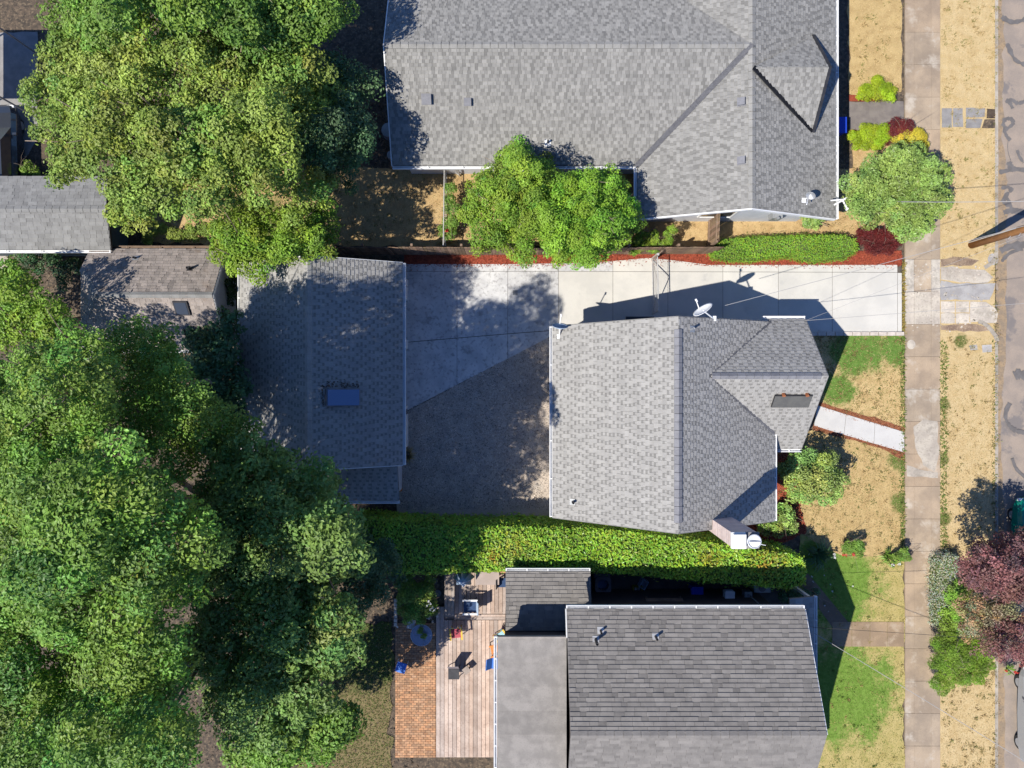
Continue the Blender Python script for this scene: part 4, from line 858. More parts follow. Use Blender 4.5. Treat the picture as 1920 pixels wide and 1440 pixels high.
# ---------------------------------------------------------------- VEGETATION
LF = dict(
    walnut=leafm('walnut_leaf', (.30,.40,.075)), bright=leafm('bright_leaf', (.25,.40,.045)), maple=leafm('maple_leaf', (.20,.345,.055)), deep=leafm('deep_leaf', (.095,.185,.075)),  # deep leaf: shade on the overshadowed trees put into its colour
    lime=leafm('lime_leaf', (.36,.50,.02)), yellow=leafm('yellow_leaf', (.6,.53,.05)), box=leafm('box_leaf', (.26,.46,.045)), shadowed=leafm('shadowed_leaf', (.19,.31,.075)), laurel=leafm('laurel_leaf', (.32,.53,.06), .25, .38),  # darker maple leaf: shade of the taller trees put into the colour
    olive=leafm('olive_leaf', (.29,.42,.10), .25, .4), red=leafm('red_leaf', (.17,.03,.03)), plum=leafm('plum_leaf', (.27,.125,.12)), silver=leafm('silver_leaf', (.52,.56,.42)), fern=leafm('fern_leaf', (.26,.41,.055)), dry=leafm('dry_leaf', (.36,.3,.16)),
    white=leafm('white_petal', (.7,.7,.68), .2), redf=leafm('red_petal', (.6,.06,.04), .2))
def unit(v): return v/np.maximum(np.linalg.norm(v, axis=1)[:, None], 1e-9)
def leaves(name, pos, nrm, size, tone, mt, parent, asp=.62, fold=.25, jit=.55, kind=None):
    n = len(pos); nrm = unit(nrm + R.normal(0, jit, (n, 3))); t = unit(np.cross(nrm, R.normal(0, 1, (n, 3)))); b = np.cross(nrm, t); s = np.broadcast_to(np.asarray(size, float), (n,))[:, None]
    v = np.zeros((n, 2, 3, 3)); base = pos - t*s*.5; tip = pos + t*s*.5; l = pos + b*s*asp*.5 + nrm*s*fold*.4 - t*s*.08; r = pos - b*s*asp*.5 + nrm*s*fold*.4 - t*s*.08
    v[:, 0, 0] = base; v[:, 0, 1] = tip; v[:, 0, 2] = l; v[:, 1, 0] = tip; v[:, 1, 1] = base; v[:, 1, 2] = r
    tn = np.repeat(tone, 6, axis=0)
    return bulk(name, v.reshape(-1, 3), 3, tn, mt, parent, kind)
def lump_leaves(lumps, dens, size, hue=.12, inner=.78, low=-.35, depth=.25):
    """lumps (n,5): x y z r_h r_v -> positions, normals, sizes, tones on the outer skin of the union of lumps"""
    L = np.asarray(lumps, float); P_, N_, T_ = [], [], []
    for i, (x, y, z, a, c) in enumerate(L):
        k = int(dens*4*math.pi*a*a*.65)
        d = unit(R.normal(0, 1, (k, 3))); d = d[d[:, 2] > low]; k = len(d)
        rad = 1 - abs(R.normal(0, depth, k))*.45 + R.uniform(0, .07, k) + (R.uniform(0, 1, k) < .16)*R.uniform(.05, .38, k)
        p = np.array([x, y, z]) + d*rad[:, None]*np.array([a, a, c])
        # drop what is buried in other lumps
        near = [j for j in range(len(L)) if j != i and (L[j,0]-x)**2 + (L[j,1]-y)**2 < (a + L[j,3])**2]
        keep = np.ones(k, bool)
        for j in near:
            q = (p - L[j, :3])/np.array([L[j,3], L[j,3], L[j,4]]); keep &= (q*q).sum(1) > inner*inner
        p = p[keep]; d = d[keep]
        k2 = int(len(d)*.3) + 2; d2 = unit(R.normal(0, 1, (k2, 3))); d2[:, 2] = abs(d2[:, 2])*.8
        p = np.vstack([p, np.array([x, y, z]) + d2*R.uniform(.3, .75, k2)[:, None]*np.array([a, a, c])]); d = np.vstack([d, d2])
        h = R.normal(0, 1); g = 1 + h*hue; tint = np.array([g*(1+R.normal(0,hue*.7)), g, g*(1+R.normal(0,hue*.5))])
        T_.append(np.clip(tint*R.uniform(.72, 1.28, (len(p), 1)), .2, 2)); P_.append(p); N_.append(d + np.array([-.12,-.08,.5]))
    p = np.vstack(P_); return p, np.vstack(N_), R.uniform(*size, len(p)), np.vstack(T_)
def blob_lumps(c, rad, n, r, z0=None, flat=.75, seed=None, hollow=.55):
    """lumps on the upper part of an ellipsoid"""
    g = np.random.default_rng(seed); out = []
    for i in range(n):
        u = g.normal(0, 1, 3); u /= np.linalg.norm(u); u[2] = abs(u[2])*1.0 - .15; f = g.uniform(hollow, 1.0)
        rr = g.uniform(*r); out.append((c[0] + u[0]*(rad[0]-rr*.6)*f, c[1] + u[1]*(rad[1]-rr*.6)*f, c[2] + u[2]*rad[2]*f, rr, rr*flat))
    return out
def sub_lumps(lumps, n, k, seed=0):
    g = np.random.default_rng(seed); out = []
    for x, y, z, a, c in lumps:
        out.append((x, y, z, a*.85, c*.85))
        for i in range(n + 1):
            u = g.normal(0, 1, 3); u /= np.linalg.norm(u); u[2] = abs(u[2])*.8 - .15; s = g.uniform(*k); f = g.uniform(.85, 1.2)
            out.append((x+u[0]*a*f, y+u[1]*a*f, z+u[2]*c*f*1.15, a*s, c*s))
    return out
def limbs(root, base, lumps, r0, n, mt, zf=.35, seed=0, trunk='trunk'):
    g = np.random.default_rng(seed); L = [lumps[i] for i in g.permutation(len(lumps))[:n]]; b = Vector(base)
    zt = np.mean([l[2] for l in lumps]); fork = Vector((b.x + g.normal(0,.15), b.y + g.normal(0,.15), b.z + (zt-b.z)*zf)); mb = MB()
    mb.tube([b - Vector((0,0,.1)), b.lerp(fork, .5) + Vector((g.normal(0,.06), g.normal(0,.06), 0)), fork], [r0*1.25, r0, r0*.85], 9); mb.build(trunk, mt, root, smooth=True)
    mb = MB()
    for l in L:
        e = Vector((l[0], l[1], l[2]+l[4]*.85)); m1 = fork.lerp(e, .4) + Vector((g.normal(0,.25), g.normal(0,.25), -.1+g.normal(0,.15))); m2 = fork.lerp(e, .75) + Vector((g.normal(0,.2), g.normal(0,.2), g.normal(0,.1)))
        q = r0*g.uniform(.3, .5); mb.tube([fork, m1, m2, e], [q, q*.75, q*.5, q*.2], 5)
        for _ in range(2):
            e2 = e + Vector((g.normal(0,.5), g.normal(0,.5), g.uniform(0,.35))); mb.tube([m2, m2.lerp(e2,.6)+Vector((0,0,.1)), e2], [q*.4, q*.28, q*.1], 4)
    o = mb.build('limbs', mt, root, smooth=True)
def tree(name, label, cat, base, lumps, leaf, dens, size, group=None, r0=.2, nl=14, bark='bark', seed=0, inner=.70, hue=.15, jit=.42, asp=.62, low=-.3, depth=.3, cover=.95, fine=1.0):
    if base is None: base = (float(np.mean([l[0] for l in lumps])), float(np.mean([l[1] for l in lumps])), 0.0)
    t = thing(name, label, cat, base, group)
    size = (size[0]*.74*fine, size[1]*.78*fine); sm = (size[0]+size[1])/2; p, n, s, tn = lump_leaves(lumps, cover/(.5*asp*sm*sm), size, hue, inner, low, depth)
    leaves('crown', p, n, s, tn, LF[leaf], t, asp=asp, jit=jit)
    if nl: limbs(t, base, lumps, r0, nl, M[bark], seed=seed)
    return t
def W(px, py, z): return P(px, py, z)
def lumps_px(rows):
    """rows (px, py, z, r[, flat])"""
    out = []
    for q in rows:
        x, y, z = P(q[0], q[1], q[2]); out.append((x, y, z, q[3], q[3]*(q[4] if len(q) > 4 else .75)))
    return out
def outline(poly, z, r, n, seed, dome=1.0, c=None, grow=16):
    """lumps filling a photograph outline given at crown height z: top lumps higher in the middle"""
    g = np.random.default_rng(seed); p = np.array(poly, float); cen = p.mean(0) if c is None else np.array(c); out = []
    p = cen + (p-cen)*(1 + grow/np.maximum(np.linalg.norm(p-cen, axis=1), 60))[:, None]; poly = p.tolist()
    R0 = np.sqrt(((p-cen)**2).sum(1)).mean(); lo, hi = p.min(0), p.max(0); tries = 0
    while len(out) < n and tries < n*60:
        tries += 1; q = g.uniform(lo, hi)
        if not inpoly(q[None], poly)[0]: continue
        d = np.linalg.norm(q-cen)/R0; rr = g.uniform(*r); zz = z + dome*(1 - min(1.3, d)**2) + g.normal(0, .45)*(1 + z/8)
        rp = rr*1280/(H-zz)*(.62 if tries < n*40 else .4)
        if not inpoly(q[None] + rp*np.array([(math.cos(t), math.sin(t)) for t in np.arange(0, 6.28, .785)]), poly).all(): continue
        x, y, z_ = P(q[0], q[1], zz)
        if any((x-o[0])**2 + (y-o[1])**2 < (.5*rr)**2 for o in out): continue
        out.append((x, y, zz-rr*.3, rr, rr*g.uniform(.6, .9)))
    return out
# --- big trees, north west
L1 = outline([(55,225),(40,180),(60,90),(160,40),(420,20),(620,60),(650,150),(600,235),(560,300),(620,360),(570,395),(470,400),(390,395),(330,385),(285,430),(240,425),(195,360),(150,345),(90,320),(95,270)], 6.0, (.55,1.05), 98, 21, 2.0, grow=7)
tree('walnut_tree', 'broad yellowish green tree spreading over the grey roofed shed at top left', 'tree', (-12.2,9.5,0), sub_lumps(L1, 5, (.26,.52), 3), 'walnut', 62, (.13,.2), 'large trees over the back yards', .26, 26, seed=4, hue=.16, depth=.4, cover=0.85)
L2 = outline([(400,400),(440,380),(520,395),(600,380),(632,400),(625,430),(600,465),(540,490),(480,500),(430,510),(412,490),(405,450)], 4.2, (.5,.8), 26, 22, .9)
tree('ash_tree', 'bright light green tree overhanging the north end of the garage roof', 'tree', (-9.8,6.6,0), sub_lumps(L2, 4, (.34,.62), 5), 'bright', 70, (.13,.21), 'large trees over the back yards', .14, 12, seed=6, asp=.45)
L3 = outline([(560,130),(660,120),(690,200),(680,270),(655,320),(600,330),(560,300),(540,220)], 4.6, (.6,1.0), 26, 23, .8)
tree('maple_tree', 'tree with shade-darkened leaves beside the west end of the north house roof', 'tree', (-7.8,11,0), sub_lumps(L3, 3, (.34,.62), 7), 'deep', 60, (.13,.2), 'large trees over the back yards', .16, 10, seed=8, cover=0.85)
L3b = outline([(60,-80),(300,-120),(560,-90),(640,20),(560,90),(300,70),(100,60)], 6.5, (.7,1.1), 50, 24, 1.5)
tree('maple_tree', 'deep green tree behind the broad yellowish tree, along the top edge', 'tree', (-13,16.5,0), sub_lumps(L3b, 3, (.34,.62), 9), 'maple', 50, (.14,.22), 'large trees over the back yards', .22, 10, seed=9)
# --- two trees at the north fence
L4 = outline([(965,262),(985,275),(1010,290),(1040,310),(1050,360),(1030,420),(1010,470),(975,490),(930,485),(905,462),(880,430),(868,395),(880,350),(900,315),(925,330),(945,300)], 3.6, (.35,.6), 60, 25, 1.0, grow=2)
tree('plum_tree', 'bright green tree at the red mulch, left one of the pair by the fence', 'tree', P(958,395), sub_lumps(L4, 4, (.4,.7), 11), 'bright', 95, (.10,.16), 'pair of green trees at the north fence', .12, 14, seed=12, asp=.5, cover=0.8)
L5 = outline([(1095,300),(1105,330),(1130,298),(1145,330),(1180,350),(1195,395),(1185,440),(1150,470),(1130,490),(1095,492),(1075,485),(1050,490),(1020,460),(1012,420),(1020,370),(1060,345)], 3.9, (.35,.62), 70, 26, 1.1, grow=2)
tree('plum_tree', 'bright green tree reaching the corner of the north house, right one of the pair', 'tree', P(1105,415), sub_lumps(L5, 4, (.4,.7), 13), 'box', 95, (.10,.16), 'pair of green trees at the north fence', .12, 14, seed=14, asp=.5, cover=0.8)
# --- south west woods
L6 = outline([(-60,520),(0,505),(45,500),(75,515),(60,545),(110,570),(122,610),(110,640),(60,650),(-60,650)], 4.0, (.45,.75), 30, 27, .8)
tree('yellow_maple_tree', 'sunny yellow green tree at the left edge beside the weathered roof', 'tree', None, sub_lumps(L6, 4, (.34,.62), 15), 'bright', 62, (.14,.22), 'large trees over the back yards', .2, 10, seed=16, cover=0.75)
L7 = outline([(-80,650),(60,660),(120,632),(165,632),(190,665),(200,720),(200,800),(150,860),(60,880),(-80,880)], 11.0, (.6,1.0), 48, 28, 1.2)
tree('maple_tree', 'mid green maple at the left edge below the sunny yellow green tree', 'tree', None, sub_lumps(L7, 5, (.26,.52), 17), 'maple', 46, (.16,.24), 'large trees over the back yards', .25, 12, seed=18, hue=.2, fine=.72, cover=0.7)
L8 = outline([(205,622),(270,596),(312,622),(330,690),(370,740),(440,770),(448,830),(420,870),(330,880),(250,860),(220,780)], 8.5, (.55,.95), 42, 29, .8)
tree('maple_tree', 'dark green maple just below the weathered roof', 'tree', None, sub_lumps(L8, 5, (.26,.52), 19), 'maple', 46, (.16,.24), 'large trees over the back yards', .22, 12, seed=20, hue=.16, fine=.72, cover=0.62)
L9 = outline([(360,640),(400,600),(440,595),(447,700),(447,800),(400,770),(360,720)], 3.3, (.4,.7), 34, 30, .4)
tree('fig_tree', 'low tree with shade-blued leaves between the weathered roof and the garage', 'tree', None, sub_lumps(L9, 3, (.34,.62), 21), 'deep', 60, (.2,.32), 'large trees over the back yards', .12, 8, seed=22)
L10 = outline([(-60,880),(60,860),(200,880),(330,930),(380,1020),(360,1130),(260,1190),(120,1200),(-60,1180)], 13.0, (.75,1.2), 58, 31, 1.9)
tree('maple_tree', 'tallest sunlit maple near the left edge of the woods', 'tree', None, sub_lumps(L10, 5, (.26,.52), 23), 'maple', 40, (.17,.26), 'large trees over the back yards', .34, 14, seed=24, hue=.2, fine=.72, cover=0.8)
L11 = outline([(400,850),(470,800),(520,850),(590,870),(622,905),(640,970),(668,1010),(650,1070),(560,1090),(450,1080),(390,1010),(380,920)], 9.0, (.65,1.05), 50, 32, .9)
tree('maple_tree', 'maple with shade-darkened leaves leaning over the lower end of the garage roof', 'tree', None, sub_lumps(L11, 5, (.26,.52), 25), 'shadowed', 50, (.16,.24), 'large trees over the back yards', .28, 13, seed=26, hue=.12)
L12 = outline([(380,1080),(480,1080),(600,1090),(650,1140),(640,1220),(600,1330),(470,1380),(380,1330),(350,1200)], 7.4, (.7,1.1), 52, 33, 1.0)
tree('maple_tree', 'maple with shade-darkened leaves above the south lawn shade, lower right of the woods', 'tree', None, sub_lumps(L12, 5, (.26,.52), 27), 'shadowed', 48, (.16,.25), 'large trees over the back yards', .28, 12, seed=28, hue=.15)
L13 = outline([(-60,1200),(120,1210),(260,1200),(350,1250),(380,1350),(300,1480),(60,1500),(-60,1450)], 12.0, (.75,1.2), 48, 34, 1.3)
tree('maple_tree', 'sunlit maple in the bottom left corner of the woods', 'tree', None, sub_lumps(L13, 5, (.26,.52), 29), 'maple', 38, (.17,.26), 'large trees over the back yards', .3, 12, seed=30, hue=.2, fine=.72, cover=0.8)
L14 = outline([(640,1060),(690,1035),(735,1050),(745,1090),(720,1130),(670,1160),(640,1140)], 3.6, (.4,.7), 18, 35, .5)
tree('holly_tree', 'small very dark tree at the west end of the tall hedge', 'tree', P(690,1085), sub_lumps(L14, 4, (.34,.62), 31), 'deep', 75, (.12,.18), None, .1, 6, seed=32)
L15 = outline([(480,1360),(560,1335),(640,1325),(668,1370),(610,1425),(480,1450),(420,1410)], 5.2, (.6,.9), 26, 36, .8)
tree('maple_tree', 'rounded maple at the lower edge, right of the corner maple', 'tree', None, sub_lumps(L15, 3, (.32,.6), 33), 'maple', 44, (.16,.25), 'large trees over the back yards', .22, 8, seed=34)
# --- front garden shrubs
def shrub(label, name, rows, leaf, dens, size, base, cat='shrub', sub=4, seed=0, group=None, asp=.55, nl=6, r0=.05, hue=.1, jit=.42, kk=(.4,.65)):
    return tree(name, label, cat, base, sub_lumps(lumps_px(rows), sub, kk, seed), leaf, dens, size, group, r0, nl, seed=seed, asp=asp, hue=hue, jit=jit, cover=1.25)
L16 = outline([(1650,285),(1690,275),(1735,295),(1770,330),(1778,360),(1760,410),(1735,440),(1690,440),(1650,415),(1610,400),(1580,365),(1600,335),(1625,310)], 2.9, (.38,.6), 70, 37, 1.0, grow=0)
tree('dogwood_tree', 'round olive green tree beside the pavement at the north house corner', 'tree', P(1682,385), sub_lumps(L16, 3, (.45,.7), 35), 'olive', 85, (.13,.2), None, .12, 14, seed=36, asp=.42, hue=.1, jit=.6)
rw = [(1498,868,1.6,.62),(1540,875,1.6,.6),(1490,905,1.6,.6),(1525,900,1.9,.75),(1555,900,1.6,.55),(1510,925,1.6,.55),(1545,920,1.5,.55),(1480,885,1.4,.4),(1565,888,1.3,.4)]
shrub('rounded glossy green shrub with dark shadow in front of the main house', 'camellia_shrub', rw, 'olive', 120, (.11,.18), P(1522,882), seed=38, hue=.16)
rw = [(1455,968,.7,.4),(1475,975,.7,.4),(1455,985,.6,.4),(1440,988,.5,.3),(1480,990,.5,.35),(1465,955,.6,.3),(1425,985,.4,.22)]
shrub('low pale green shrub at the lower right corner of the main house', 'hydrangea_shrub', rw, 'olive', 110, (.12,.2), P(1460,975), seed=40, hue=.2, jit=.8)
rw = [(1605,258,.5,.32),(1625,252,.6,.4),(1650,250,.55,.4),(1630,265,.5,.35),(1650,265,.5,.3),(1612,264,.4,.28)]
shrub('lime green mound by the north driveway touching a dark red shrub', 'lime_shrub', rw, 'lime', 160, (.05,.09), P(1630,256), seed=42, nl=0)
rw = [(1675,240,.7,.38),(1690,238,.7,.4),(1700,248,.6,.3),(1680,255,.6,.36),(1668,262,.5,.28)]
shrub('dark red spiky shrub between the lime and the yellow mounds', 'barberry_shrub', rw, 'red', 150, (.08,.14), P(1684,246), seed=44, asp=.25, jit=1.0)
rw = [(1695,262,.7,.36),(1712,260,.75,.4),(1724,272,.7,.34),(1712,278,.7,.36),(1728,288,.6,.24),(1690,274,.7,.3)]
shrub('yellow mound beside the pavement above the olive green tree', 'golden_shrub', rw, 'yellow', 160, (.05,.09), P(1710,268), seed=46, nl=0)
rw = [(1625,178,.5,.34),(1645,174,.55,.4),(1665,178,.5,.3),(1650,166,.5,.4),(1625,168,.5,.32)]
shrub('lime green mound on the far side of the north driveway', 'lime_shrub', rw, 'lime', 160, (.05,.09), P(1645,174), seed=48, nl=0)
rw = [(1615,448,.6,.3),(1635,442,.75,.42),(1655,445,.75,.42),(1672,455,.6,.35),(1635,460,.7,.4),(1655,462,.65,.4),(1620,438,.5,.25)]
shrub('dark burgundy spiky shrub at the right end of the low green hedge', 'barberry_shrub', rw, 'red', 150, (.09,.16), P(1645,452), seed=50, asp=.22, jit=1.0)
rw = [(1515,410,.9,.25),(1530,412,.9,.3),(1522,420,.7,.25),(1540,408,.8,.18)]
shrub('small green plant against the south wall of the north house', 'small_shrub', rw, 'olive', 90, (.1,.16), P(1524,414), seed=52)
# three little columns by the fence
for i, (rows, lb) in enumerate((([(1197,452,1.1,.3),(1195,466,.9,.28),(1200,440,1.0,.22)], 'narrow yellow green shrub nearest the pair of green trees'),
    ([(1224,448,1.2,.26),(1220,464,.9,.28),(1228,438,1.2,.18)], 'narrow yellow green shrub, middle of three by the fence'),
    ([(1252,440,1.3,.22),(1246,456,1.0,.24),(1262,434,1.4,.2)], 'narrow yellow green shrub nearest the cross fence'))):
    shrub(lb, 'column_shrub', rows, 'bright', 130, (.07,.11), P(rows[0][0], rows[0][1]+4), seed=54+i, nl=3, r0=.03, group='three narrow shrubs by the fence')
rw = [(838,425,.8,.26),(830,435,.6,.2),(850,415,.8,.3),(845,440,.5,.24),(842,355,.9,.28),(845,375,.8,.3),(850,395,.8,.28)]
rs = shrub('climbing plant with one red flower along the wire fence', 'climbing_rose', rw, 'maple', 100, (.08,.13), P(840,420), seed=60)
fl = np.array([P(838,432,1.0)]*14) + R.normal(0,.035,(14,3)); leaves('flower', fl, np.tile([0,0,1.],(14,1)), .1, np.ones((14,3)), LF['redf'], rs)
# low green boxwood hedge by the mulch
def hedge(name, label, top, z, side, leaf, dens, size, cat='hedge', core=(.03,.05,.015), jit=.5, bulge=.07, hue=.12, asp=.5, rnd=.22, spots=()):
    """top: outline (metres) of the clipped top at height z"""
    t = thing(name, label, cat, (float(np.mean([p[0] for p in top])), float(np.mean([p[1] for p in top])), 0))
    c = np.mean(np.array(top), axis=0); mb = MB(); mb.prism([tuple(np.array(p) + (c-np.array(p))/np.linalg.norm(c-np.array(p))*.12) for p in top], -.05, z-.1); mb.tone = (1,1,1)
    mb.build('inner_twigs', M['twig'], t)
    A_ = area(top); n = int(A_*dens); p = rand_in(top, n); P_ = [np.c_[p, z + R.normal(0, bulge, len(p)) - .02 + .06*np.sin(p[:,0]*2.3+p[:,1])*np.cos(p[:,0]*.9)]]; N_ = [np.tile([0,0,1.], (len(p),1))]
    m = len(top); sgn = 1 if sum(top[i][0]*top[(i+1)%m][1]-top[(i+1)%m][0]*top[i][1] for i in range(m)) > 0 else -1
    for i in range(m):
        a, b = np.array(top[i]), np.array(top[(i+1)%m]); L = np.linalg.norm(b-a); o = np.array([(b-a)[1], -(b-a)[0]])/L*sgn; k = int(L*(z+.1)*dens*side)
        u = R.uniform(0, 1, k)[:, None]; h = R.uniform(.02, z+.02, k); off = R.normal(0, bulge, k) - rnd*np.clip((h-(z-rnd))/rnd, 0, 1)**2*.5
        q = a + (b-a)*u + o*off[:, None]; P_.append(np.c_[q, h]); N_.append(np.c_[np.tile(o, (k,1)), np.full(k, .35)])
    p = np.vstack(P_); nn = np.vstack(N_); patch = 1 + hue*np.sin(p[:,0]*1.7+1)*np.cos(p[:,1]*2.1+p[:,0]*.6); tn = np.stack([patch*R.uniform(.75,1.3,len(p)), patch*R.uniform(.85,1.15,len(p)), R.uniform(.7,1.3,len(p))], 1)
    st_ = R.uniform(0, 1, len(p)) < .025; p[st_] += unit(nn)[st_]*R.uniform(.04, .14, st_.sum())[:, None]
    for (sx, sy, sr, col) in spots:
        w_ = np.clip(1.2 - np.hypot(p[:,0]-sx, p[:,1]-sy)/sr, 0, 1)*(R.uniform(0, 1, len(p)) < .6); tn = tn*(1-w_[:,None]) + tn*np.array(col)*w_[:,None]
    leaves('foliage', p, nn, R.uniform(*size, len(p)), tn, LF[leaf], t, jit=jit, asp=asp); return t
M['twig'] = mat('twigs', (.09,.13,.035), (.06,.085,.025), 8, rough=.95)
hz = [P2(*q, .8) for q in ((1352,449),(1420,443),(1500,440),(1585,441),(1606,450),(1610,468),(1595,480),(1560,484),(1535,487),(1515,482),(1480,478),(1440,480),(1410,486),(1370,484),(1338,478),(1340,465))]
hedge('boxwood_hedge', 'low bright green hedge along the red mulch above the driveway', hz, .8, .8, 'box', 700, (.06,.10), jit=.32)
# tall laurel hedge
ht = [(660,975),(760,982),(880,987),(1000,987),(1100,990),(1200,998),(1300,1013),(1400,1027),(1480,1038),(1503,1046),(1511,1070),(1508,1095),(1480,1104),(1400,1097),(1300,1088),(1200,1078),(1120,1072),(1000,1069),(900,1072),(800,1076),(700,1076),(660,1060)]
tt_ = [P2(*q, 2.2) for q in ht]
hedge('laurel_hedge', 'long tall clipped laurel hedge south of the main house', tt_, 2.2, .75, 'laurel', 380, (.11,.19), jit=.45, bulge=.07, asp=.45, hue=.12, spots=[(*P2(1440,1055,2.3), .9, (1.5,.75,.8)), (*P2(1335,1050,2.3), .6, (1.35,.8,.8)), (*P2(960,1030,2.3), .9, (1.4,.95,1.2)), (*P2(925,1045,2.3), .35, (1.5,.6,.8)), (*P2(1090,1040,2.3), .7, (.75,.9,.8)), (*P2(1230,1040,2.3), .8, (.8,.95,.8)), (*P2(800,1020,2.3), 1.2, (.7,.85,.9))])
# flowers and plants by the south lawn
def tuft(name, label, base, n, r, h, leaf, cat='plant', group=None, w=.025, fl=None):
    t = thing(name, label, cat, base, group); mb = MB(); 
    for i in range(n):
        a = R.uniform(0, 6.28); rr = r*R.uniform(.5, 1.1); hh = h*R.uniform(.6, 1.1); d = Vector((math.cos(a), math.sin(a), 0)); s = Vector((-d.y, d.x, 0))*w; b = Vector(base) + d*.05; g = R.uniform(.7,1.3); mb.tone = (g,g,g)
        p1 = b + d*rr*.5 + Vector((0,0,hh)); p2 = b + d*rr + Vector((0,0,hh*.55)); mb.add([b-s, b+s, p1+s, p1-s, p2], [(0,1,2,3),(3,2,4)])
    mb.build('leaves', LF[leaf], t)
    for (dx, dy, dz, lf) in (fl or []):
        q = np.array([base[0]+dx, base[1]+dy, dz]) + R.normal(0,.03,(12,3)); leaves('flower', q, np.tile([0,0,1.],(12,1)), .09, np.ones((12,3)), LF[lf], t)
    return t
rb = shrub('rose bush with two red flowers on the edge of the dry lawn', 'rose_bush', [(1592,1022,.7,.25),(1605,1020,.7,.25),(1600,1030,.5,.22),(1585,1030,.5,.18),(1610,1035,.4,.2)], 'maple', 90, (.07,.11), P(1598,1026), cat='bush', seed=62, r0=.03)
for q in ((1583,1039,.55),(1600,1040,.6)): f = np.array([P(*q)]*16) + R.normal(0,.04,(16,3)); leaves('flower', f, np.tile([0,0,1.],(16,1)), .11, np.ones((16,3)), LF['redf'], rb)
tuft('daylily_plant', 'small strappy green plant, left of the bushier one by the pavement', P(1660,1040), 40, .42, .4, 'maple')
shrub('small dark leaved bush casting a shadow onto the pavement', 'small_bush', [(1688,1040,.6,.22),(1695,1036,.65,.2),(1685,1048,.4,.2),(1697,1046,.4,.2)], 'maple', 100, (.07,.12), P(1690,1042), cat='bush', seed=64, r0=.02)
tuft('spiky_plant', 'big spiky dark plant in the shade at the end of the tall hedge', P(1530,1038), 80, .8, .55, 'deep', w=.03, fl=[(.62,.1,.5,'white'),(.65,-.02,.5,'white')])
tuft('daisy_clump', 'two white blooms at the lawn edge beside the pavement', P(1672,1056), 16, .2, .2, 'maple', fl=[(-.1,0,.25,'white'),(.2,.05,.25,'white')])
shrub('low dark shrub in the shade between the side yard and the porch roof', 'shade_shrub', [(1500,1125,.6,.4),(1515,1128,.5,.35),(1480,1120,.5,.35),(1525,1118,.4,.25)], 'deep', 90, (.09,.15), P(1505,1124), seed=66)
wf = R.normal(0, 1, (12, 2))*np.array([.7, 1.2]) + np.array(P2(1545,1085)); t = thing('white_flower_patch', 'few tiny white flowers in the shaded lawn beside the hedge end', 'flowers', (*P2(1545,1085), 0))
q = np.c_[wf, np.full(12, .12)].repeat(4, axis=0) + R.normal(0,.015,(48,3)); leaves('flower', q, np.tile([0,0,1.],(48,1)), .07, np.ones((48,3)), LF['white'], t)
# planting strip, lower right
sv = [P2(*q, .9) for q in ((1764,1052),(1775,1043),(1798,1043),(1806,1058),(1802,1090),(1790,1130),(1780,1170),(1764,1182),(1760,1120))]
hedge('silver_shrub', 'silvery grey shrub beside the pavement under the purple tree', sv, .8, .7, 'silver', 600, (.06,.11), cat='shrub', jit=.8, hue=.1, asp=.35)
rw = [(1785,1120,.9,.4),(1800,1110,1.0,.4),(1775,1165,.8,.42),(1790,1180,.7,.4),(1805,1165,.9,.4),(1795,1145,1,.4)]
shrub('mixed green shrub with yellow tips between silvery shrub and bare twigs', 'mixed_shrub', rw, 'fern', 100, (.08,.14), P(1790,1150), seed=68, hue=.25)
L17 = outline([(1815,1040),(1835,1005),(1870,1000),(1930,1010),(1970,1060),(1960,1130),(1900,1140),(1860,1120),(1820,1105),(1805,1085)], 3.4, (.35,.6), 44, 41, .8, grow=5)
tree('purple_plum_tree', 'reddish purple leaved tree overhanging the kerb and street', 'tree', P(1880,1110), sub_lumps(L17, 3, (.34,.62), 70), 'plum', 70, (.1,.17), None, .11, 22, seed=71, hue=.14, jit=.8, depth=.45, cover=0.65)
L18 = outline([(1830,1180),(1880,1160),(1930,1160),(1950,1230),(1900,1240),(1850,1230)], 2.6, (.3,.55), 20, 42, .5)
tree('purple_plum_tree', 'thin dull purple tree with bare branches near the bottom right', 'tree', P(1885,1195), sub_lumps(L18, 3, (.34,.62), 72), 'plum', 38, (.09,.15), None, .08, 18, seed=73, hue=.2, jit=.8, depth=.5, cover=0.5)
L19 = outline([(1810,1110),(1860,1115),(1900,1135),(1905,1180),(1860,1200),(1815,1185),(1800,1150)], 2.0, (.3,.5), 26, 43, .5)
tree('twiggy_shrub', 'half bare olive shrub full of pale twigs between the purple trees', 'shrub', P(1850,1155), sub_lumps(L19, 2, (.34,.62), 74), 'dry', 34, (.08,.13), None, .07, 22, seed=75, hue=.3, jit=.9, depth=.5, cover=0.5)
rw = [(1765,1210,.9,.42),(1785,1215,1,.45),(1765,1240,.9,.42),(1790,1245,1,.45),(1775,1265,.9,.42),(1800,1270,1,.4),(1760,1280,.8,.4)]
shrub('dense feathery green shrub at the bottom edge beside the pavement', 'juniper_shrub', rw, 'fern', 130, (.08,.16), P(1780,1245), seed=76, asp=.25, jit=.9)
rw = [(1815,1218,1.1,.42),(1835,1230,1.1,.42),(1815,1245,1,.4),(1845,1250,.9,.35),(1830,1265,.9,.35)]
shrub('lighter feathery green shrub, right of the dense one at the bottom', 'juniper_shrub', rw, 'bright', 120, (.08,.16), P(1826,1242), seed=78, asp=.25, jit=.9)
tuft('red_flower_plant', 'small plant with red flowers beside the parked grey car', P(1888,1252), 24, .3, .35, 'maple', fl=[(0,0,.5,'redf'),(.12,-.05,.45,'redf'),(-.3,.02,.4,'redf')])
